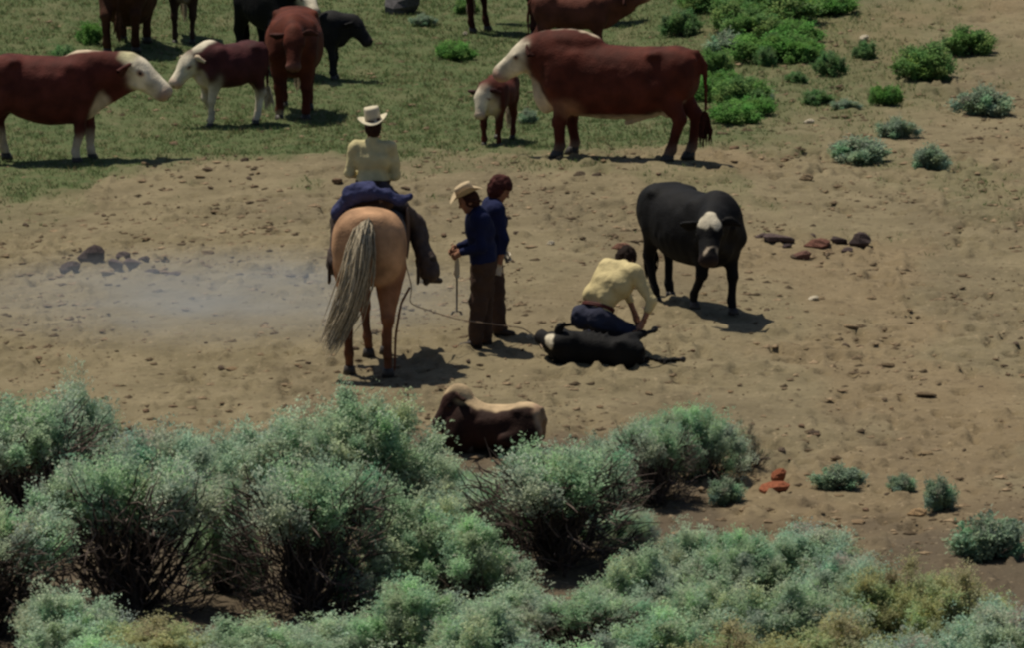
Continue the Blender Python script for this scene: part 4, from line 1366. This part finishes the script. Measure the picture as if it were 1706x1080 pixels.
for row in [
    ('small', 1402, 815, 85, 50, 'small grey-green sagebrush at the right beside bare red earth'),
    ('small', 1500, 822, 55, 40, 'tiny sagebrush right of the small grey-green one'),
    ('small', 1562, 850, 60, 70, 'small sagebrush at the right edge above the thicket'),
    ('small', 1655, 930, 130, 90, 'sagebrush at the far right above the thicket'),
    ('small', 1432, 268, 115, 52, 'wide blue-green low sagebrush on the slope at right'),
    ('small', 1548, 284, 70, 55, 'blue-green sagebrush at the right edge beside the wide low one'),
    ('small', 880, 205, 36, 30, 'small pale shrub behind the bull\'s neck'),
    ('small', 705, 42, 40, 24, 'small grey-green shrub below the grey boulder'),
    ('small', 1640, 190, 90, 60, 'sagebrush at the far right of the slope'),
]:
    shrub(*row, SM, 'sagebrush', 0)
GR = 'bright green shrubs behind the bull'
for row in [
    ('lush', 1300, 38, 130, 66, 'largest bright green shrub at the top right'),
    ('lush', 1232, 48, 100, 62, 'bright green shrub left of the largest one at the top'),
    ('lush', 1290, 98, 100, 58, 'bright green shrub below the largest one at the top right'),
    ('small', 1218, 92, 80, 50, 'dull green shrub between the top green shrubs'),
    ('lush', 1338, 100, 70, 48, 'bright green shrub right of the one below the largest'),
    ('lush', 1172, 18, 80, 42, 'bright green shrub cut by the top edge'),
    ('small', 1135, 58, 60, 50, 'round dull green shrub above the bull\'s hip'),
    ('lush', 1192, 122, 60, 46, 'bright green shrub just above the bull\'s rump'),
    ('lush', 1195, 168, 70, 52, 'bright green shrub right behind the bull\'s rump'),
    ('lush', 1235, 178, 90, 58, 'bright green shrub at the centre of the lower green patch'),
    ('lush', 1222, 204, 80, 44, 'bright green shrub at the front of the lower green patch'),
    ('small', 1272, 170, 45, 32, 'small dull shrub at the right end of the lower green patch'),
    ('small', 1276, 108, 40, 36, 'tiny shrub between the upper and lower green patches'),
    ('small', 1383, 124, 50, 46, 'dull grey-green shrub right of the green shrubs'),
    ('small', 1442, 96, 40, 34, 'small shrub alone high on the right slope'),
    ('lush', 1535, 132, 95, 66, 'bright green shrub at the right edge of the slope'),
    ('lush', 1478, 174, 44, 42, 'small round green shrub alone on the right slope'),
    ('small', 1494, 230, 66, 44, 'medium green shrub above the wide low sagebrush'),
    ('small', 1328, 136, 40, 20, 'very low shrub below the upper green shrubs'),
    ('small', 1360, 172, 56, 26, 'faint low shrub in the middle of the right slope'),
    ('small', 1408, 182, 46, 22, 'faint low shrub beside the lone round green one'),
    ('lush', 756, 98, 60, 38, 'flat green shrub on the grass left of the bull\'s head'),
    ('lush', 778, 22, 40, 28, 'small green shrub on the grass at the top centre'),
    ('lush', 152, 72, 40, 46, 'green shrub beside the dark brown cow at the top left'),
    ('lush', 1380, 22, 80, 40, 'bright green shrub at the right end of the top shrubs'),
    ('small', 110, 110, 60, 40, 'green shrub behind the cow at the left edge'),
    ('lush', 1620, 90, 80, 50, 'bright green shrub beyond the one at the right edge'),
    ('lush', 1265, 62, 90, 50, 'bright green shrub between the top two rows of green shrubs'),
    ('lush', 1328, 68, 70, 44, 'bright green shrub in front of the largest one at the top right'),
    ('lush', 1255, 192, 70, 40, 'bright green shrub at the right of the lower green patch'),
    ('lush', 1200, 145, 60, 36, 'bright green shrub between the rump of the bull and the lower green patch'),
]:
    shrub(*row, GR, 'green_shrub')

# ------------------------------------------------------------------ rocks and clods
def rock_mesh(seed, flat=0.55, col=(0.2, 0.16, 0.12)):
    rnd = np.random.default_rng(seed)
    V, n, m = [], 9, 6
    for i in range(m + 1):
        a = PI * i / m
        for j in range(n):
            b_ = 2 * PI * j / n
            V.append((math.sin(a) * math.cos(b_), math.sin(a) * math.sin(b_), math.cos(a)))
    V = np.array(V)
    r = 0.62 + 0.75 * vnoise3(V * 1.3 + seed * 3.1, seed) + 0.22 * (vnoise3(V * 3.4, seed + 2) - 0.5)
    V = V * r[:, None] * np.array([0.5, 0.42, 0.5 * flat])
    for _ in range(3):
        nn = unit(rnd.normal(0, 1, 3))
        dd = V @ nn - rnd.uniform(0.22, 0.34)
        V = V - np.outer(np.maximum(dd, 0), nn)
    Fq = [(i * n + j, (i + 1) * n + j, (i + 1) * n + (j + 1) % n, i * n + (j + 1) % n) for i in range(m) for j in range(n)]
    return mesh_from('rock', V, Fq, M_ROCK, np.array(col), False)

ROCKS = {}
def rock(px, py, w, hh, col, label, group=None, name='rock', cat='rock'):
    key = (_rs.randrange(5), col)
    if key not in ROCKS:
        ROCKS[key] = rock_mesh(200 + key[0], 0.75, col)
    s = ppm(py)
    p = spot(px, py)
    o = put(bpy.data.objects.new(name, ROCKS[key]), p + np.array([0, 0, 0.22 * hh / s]), _rs.uniform(-0.5, 0.5))
    o.scale = (w / s, w / s * _rs.uniform(0.7, 1.0), hh / s / 0.62)
    tag(o, label, cat, group)
    return o

DARK, REDR, TAN, PALE = (0.060, 0.044, 0.042), (0.25, 0.085, 0.045), (0.24, 0.175, 0.105), (0.46, 0.40, 0.30)
PURP = (0.095, 0.068, 0.064)
for row in [
    (158, 436, 52, 34, DARK, 'large dark rock at the left end of the left rock row'),
    (192, 444, 30, 18, PURP, 'dark rock right beside the large dark one at left'),
    (222, 446, 42, 22, PURP, 'dark purple rock in the middle of the left rock row'),
    (252, 458, 36, 13, DARK, 'flat dark rock in front of the left rock row'),
    (292, 460, 30, 10, PURP, 'low rock at the right end of the left rock row'),
    (178, 458, 30, 12, TAN, 'low tan rock in front of the left rock row'),
    (118, 452, 46, 22, DARK, 'dark rock left of the large dark one at left'),
    (1294, 403, 64, 20, PURP, 'long low rock at the left end of the right rock row'),
    (1364, 412, 46, 18, (0.16, 0.075, 0.055), 'reddish rock in the middle of the right rock row'),
    (1334, 430, 34, 15, (0.13, 0.07, 0.055), 'reddish rock in front of the right rock row'),
    (1396, 406, 36, 18, DARK, 'dark rock right of the reddish one in the right rock row'),
    (1434, 408, 46, 26, DARK, 'large dark rock at the right end of the right rock row'),
    (1272, 396, 26, 10, PURP, 'small dark rock behind the long low one in the right rock row'),
    (1312, 412, 22, 8, DARK, 'small dark rock just in front of the long low one'),
    (1352, 396, 22, 9, PURP, 'small purple rock behind the reddish one in the right rock row'),
    (1412, 418, 24, 8, PURP, 'low purple rock in front of the dark ones at the right end of the row'),
    (1380, 420, 18, 7, TAN, 'small tan stone in front of the right rock row'),
    (205, 430, 26, 14, PURP, 'purple rock behind the left rock row'),
    (238, 436, 24, 12, DARK, 'small dark rock behind the middle of the left rock row'),
    (270, 452, 22, 9, TAN, 'small tan stone near the right end of the left rock row'),
    (1480, 612, 36, 8, (0.12, 0.085, 0.05), 'long thin brown clod on the open dirt at right'),
    (1540, 660, 44, 8, (0.12, 0.085, 0.05), 'long thin brown clod at the right edge of the open dirt'),
    (345, 425, 30, 10, (0.14, 0.10, 0.06), 'brown clod between the left rock row and the horse'),
    (1292, 820, 68, 22, REDR, 'wide flat red rock on bare earth at the lower right'),
    (1298, 800, 34, 24, REDR, 'upright red rock behind the wide flat red one'),
    (1036, 415, 32, 13, (0.20, 0.10, 0.07), 'reddish rock left of the black cow\'s hind leg'),
    (882, 566, 15, 11, PALE, 'pale round stone left of the roped calf\'s head'),
    (918, 408, 13, 9, PALE, 'pale stone on bare dirt between the men and the black cow'),
    (1350, 205, 22, 9, PALE, 'pale stone below the faint low shrub on the slope'),
    (1426, 264, 20, 9, PALE, 'pale stone at the foot of the wide low sagebrush'),
    (1530, 860, 34, 15, (0.33, 0.22, 0.12), 'tan stone at the right edge below the tiny sagebrush'),
    (1416, 548, 30, 11, TAN, 'tan flat stone on the dirt at right'),
    (1356, 500, 24, 10, PALE, 'pale stone on the dirt right of the black cow'),
    (1452, 500, 26, 9, TAN, 'low tan stone right of the pale one on the dirt'),
    (1440, 66, 20, 11, PALE, 'pale stone high on the right slope'),
    (672, 20, 80, 52, (0.085, 0.080, 0.082), 'grey boulder cut by the top edge'),
    (775, 58, 12, 7, PALE, 'pale stone on the grass below the small green shrub'),
    (966, 292, 26, 9, (0.12, 0.09, 0.06), 'dark clod below the bull\'s front hooves'),
    (1345, 300, 26, 13, TAN, 'tan stone below the green slope right of the bull'),
    (1245, 852, 26, 12, TAN, 'tan stone in front of the small bright green bush'),
    (1390, 905, 24, 13, (0.15, 0.10, 0.065), 'brown stone above the right shoulder of the thicket'),
    (1080, 895, 44, 20, (0.26, 0.12, 0.065), 'reddish lump of earth left of the lone round sagebrush'),
    (1125, 835, 30, 14, (0.22, 0.15, 0.09), 'brown stone behind the small bright green bush'),
]:
    rock(*row)

CLODS = [rock_mesh(230 + i, 0.6, c) for i, c in enumerate(((0.20, 0.145, 0.085), (0.13, 0.095, 0.062), (0.23, 0.16, 0.095), (0.17, 0.11, 0.07), (0.10, 0.072, 0.052)))]
n = 0
while n < 170:
    px, py = _rs.uniform(0, 1706), _rs.uniform(240, 900)
    if py > 620 and (px < 1150 or py > 800 and px < 1250):
        if not (720 < px < 1150 and py < 700) and not (py < 690 and px > 150 and px < 340):
            continue
    p = spot(px, py)
    dens = float(fbm(np.array(p[0] * 0.6), np.array(p[1] * 0.35), 77, 3))
    if _rs.random() > 0.25 + 1.4 * max(0, dens - 0.45):
        continue
    o = put(bpy.data.objects.new('dirt_clod', CLODS[n % 5]), p + np.array([0, 0, 0.012]), _rs.uniform(0, 6.28))
    w = _rs.uniform(0.05, 0.10) * (1.5 if _rs.random() < 0.12 else 1)
    o.scale = (w * 1.3, w, w * _rs.uniform(0.5, 0.9))
    tag(o, 'small loose clod of dirt lying on the trampled bare ground', 'clod', 'loose clods on the bare ground')
    n += 1

# gravel nobody could count
rnd = np.random.default_rng(5)
N = 40000
xs, ys = rnd.uniform(-6.5, 6.5, N), rnd.uniform(-14, 26, N)
keep = rnd.random(N) < (0.15 + 1.6 * np.clip(fbm(xs * 0.8, ys * 0.4, 91, 3) - 0.42, 0, 1)) * (1 - 0.8 * grass_mask(xs, ys))
xs, ys = xs[keep], ys[keep]
zs = ground_h(xs, ys) + 0.006
k = len(xs)
sz = 0.011 + 0.050 * rnd.random(k) ** 5
octa = np.array([(1, 0, 0), (0, 1, 0), (-1, 0, 0), (0, -1, 0), (0.3, 0.2, 0.42), (0, 0, -0.5)], float)
an = rnd.normal(0, 0.5, k)
O = octa[None] * np.array([1.25, 0.8, 1]) * rnd.uniform(0.6, 1.3, (k, 6, 1))
O = np.stack([O[..., 0] * np.cos(an)[:, None] - O[..., 1] * np.sin(an)[:, None], O[..., 0] * np.sin(an)[:, None] + O[..., 1] * np.cos(an)[:, None], O[..., 2]], -1)
V = (O * sz[:, None, None] + np.stack([xs, ys, zs], 1)[:, None]).reshape(-1, 3)
tri = np.array([(0, 1, 4), (1, 2, 4), (2, 3, 4), (3, 0, 4), (1, 0, 5), (2, 1, 5), (3, 2, 5), (0, 3, 5)])
Fq = (tri[None] + 6 * np.arange(k)[:, None, None]).reshape(-1, 3)
gc = np.array([0.20, 0.145, 0.09])[None] * rnd.uniform(0.30, 1.45, (k, 1))
gv = put(bpy.data.objects.new('gravel', mesh_from('gravel', V, Fq, M_ROCK, np.repeat(gc, 6, 0), False)))
gv['kind'] = 'stuff'

# ------------------------------------------------------------------ grass
N = 90000
xs, ys = rnd.uniform(-7.5, 7.5, N), rnd.uniform(4, 36, N)
keep = rnd.random(N) < grass_mask(xs, ys) ** 1.3
xs, ys = xs[keep], ys[keep]
k = len(xs)
B = 3
X = np.repeat(xs, B) + rnd.normal(0, 0.02, k * B)
Y = np.repeat(ys, B) + rnd.normal(0, 0.02, k * B)
Z = ground_h(X, Y) - 0.005
hgt = rnd.uniform(0.02, 0.065, k * B)
a = rnd.uniform(0, 6.28, k * B)
w = 0.007
P = np.stack([np.stack([X - w * np.cos(a), Y - w * np.sin(a), Z], 1), np.stack([X + w * np.cos(a), Y + w * np.sin(a), Z], 1),
              np.stack([X + hgt * 0.7 * np.sin(a * 3), Y + hgt * 0.7 * np.cos(a * 3), Z + hgt], 1)], 1).reshape(-1, 3)
gc = np.array([0.105, 0.150, 0.060])[None] * rnd.uniform(0.75, 1.3, (k * B, 1))
dry = rnd.random(k * B) < 0.22
gc[dry] = np.array([0.20, 0.165, 0.085]) * rnd.uniform(0.6, 1.2, (dry.sum(), 1))
gr = put(bpy.data.objects.new('grass', mesh_from('grass', P, np.arange(len(P)).reshape(-1, 3), M_LEAF, np.repeat(gc, 3, 0), False)))
gr['kind'] = 'stuff'

# ------------------------------------------------------------------ thin smoke drifting over the ground at left
def build_smoke():
    a, c = spot(90, 518), spot(640, 540)
    m = bpy.data.materials.new('thin_smoke')
    m.use_nodes = True
    nt = m.node_tree
    nt.nodes.clear()
    L = nt.links.new
    out = nt.nodes.new('ShaderNodeOutputMaterial')
    pv = nt.nodes.new('ShaderNodeVolumePrincipled')
    pv.inputs['Color'].default_value = (0.74, 0.80, 0.87, 1)
    pv.inputs['Anisotropy'].default_value = 0.1
    tc = nt.nodes.new('ShaderNodeTexCoord')
    ln = nt.nodes.new('ShaderNodeVectorMath')
    ln.operation = 'LENGTH'
    L(tc.outputs['Object'], ln.inputs[0])
    fall = nt.nodes.new('ShaderNodeMapRange')
    fall.inputs['From Min'].default_value = 1.0
    fall.inputs['From Max'].default_value = 0.15
    L(ln.outputs['Value'], fall.inputs['Value'])
    no = nt.nodes.new('ShaderNodeTexNoise')
    no.inputs['Scale'].default_value = 3.0
    no.inputs['Detail'].default_value = 6
    no.inputs['Distortion'].default_value = 0.8
    L(tc.outputs['Object'], no.inputs['Vector'])
    n2 = nt.nodes.new('ShaderNodeMapRange')
    n2.inputs['From Min'].default_value = 0.25
    n2.inputs['From Max'].default_value = 0.72
    L(no.outputs['Fac'], n2.inputs['Value'])
    mu = nt.nodes.new('ShaderNodeMath')
    mu.operation = 'MULTIPLY'
    L(fall.outputs[0], mu.inputs[0])
    L(n2.outputs[0], mu.inputs[1])
    m2 = nt.nodes.new('ShaderNodeMath')
    m2.operation = 'MULTIPLY'
    m2.inputs[1].default_value = 0.50
    L(mu.outputs[0], m2.inputs[0])
    L(m2.outputs[0], pv.inputs['Density'])
    L(pv.outputs[0], out.inputs['Volume'])
    me = ball((1, 1, 1), (1, 1, 1), m, 'smoke', 20)
    o = put(bpy.data.objects.new('smoke', me), (a + c) / 2 + np.array([0, 0, 0.22]), math.atan2(c[1] - a[1], c[0] - a[0]))
    o.scale = (3.3, 3.2, 0.40)
    o['kind'] = 'stuff'
build_smoke()
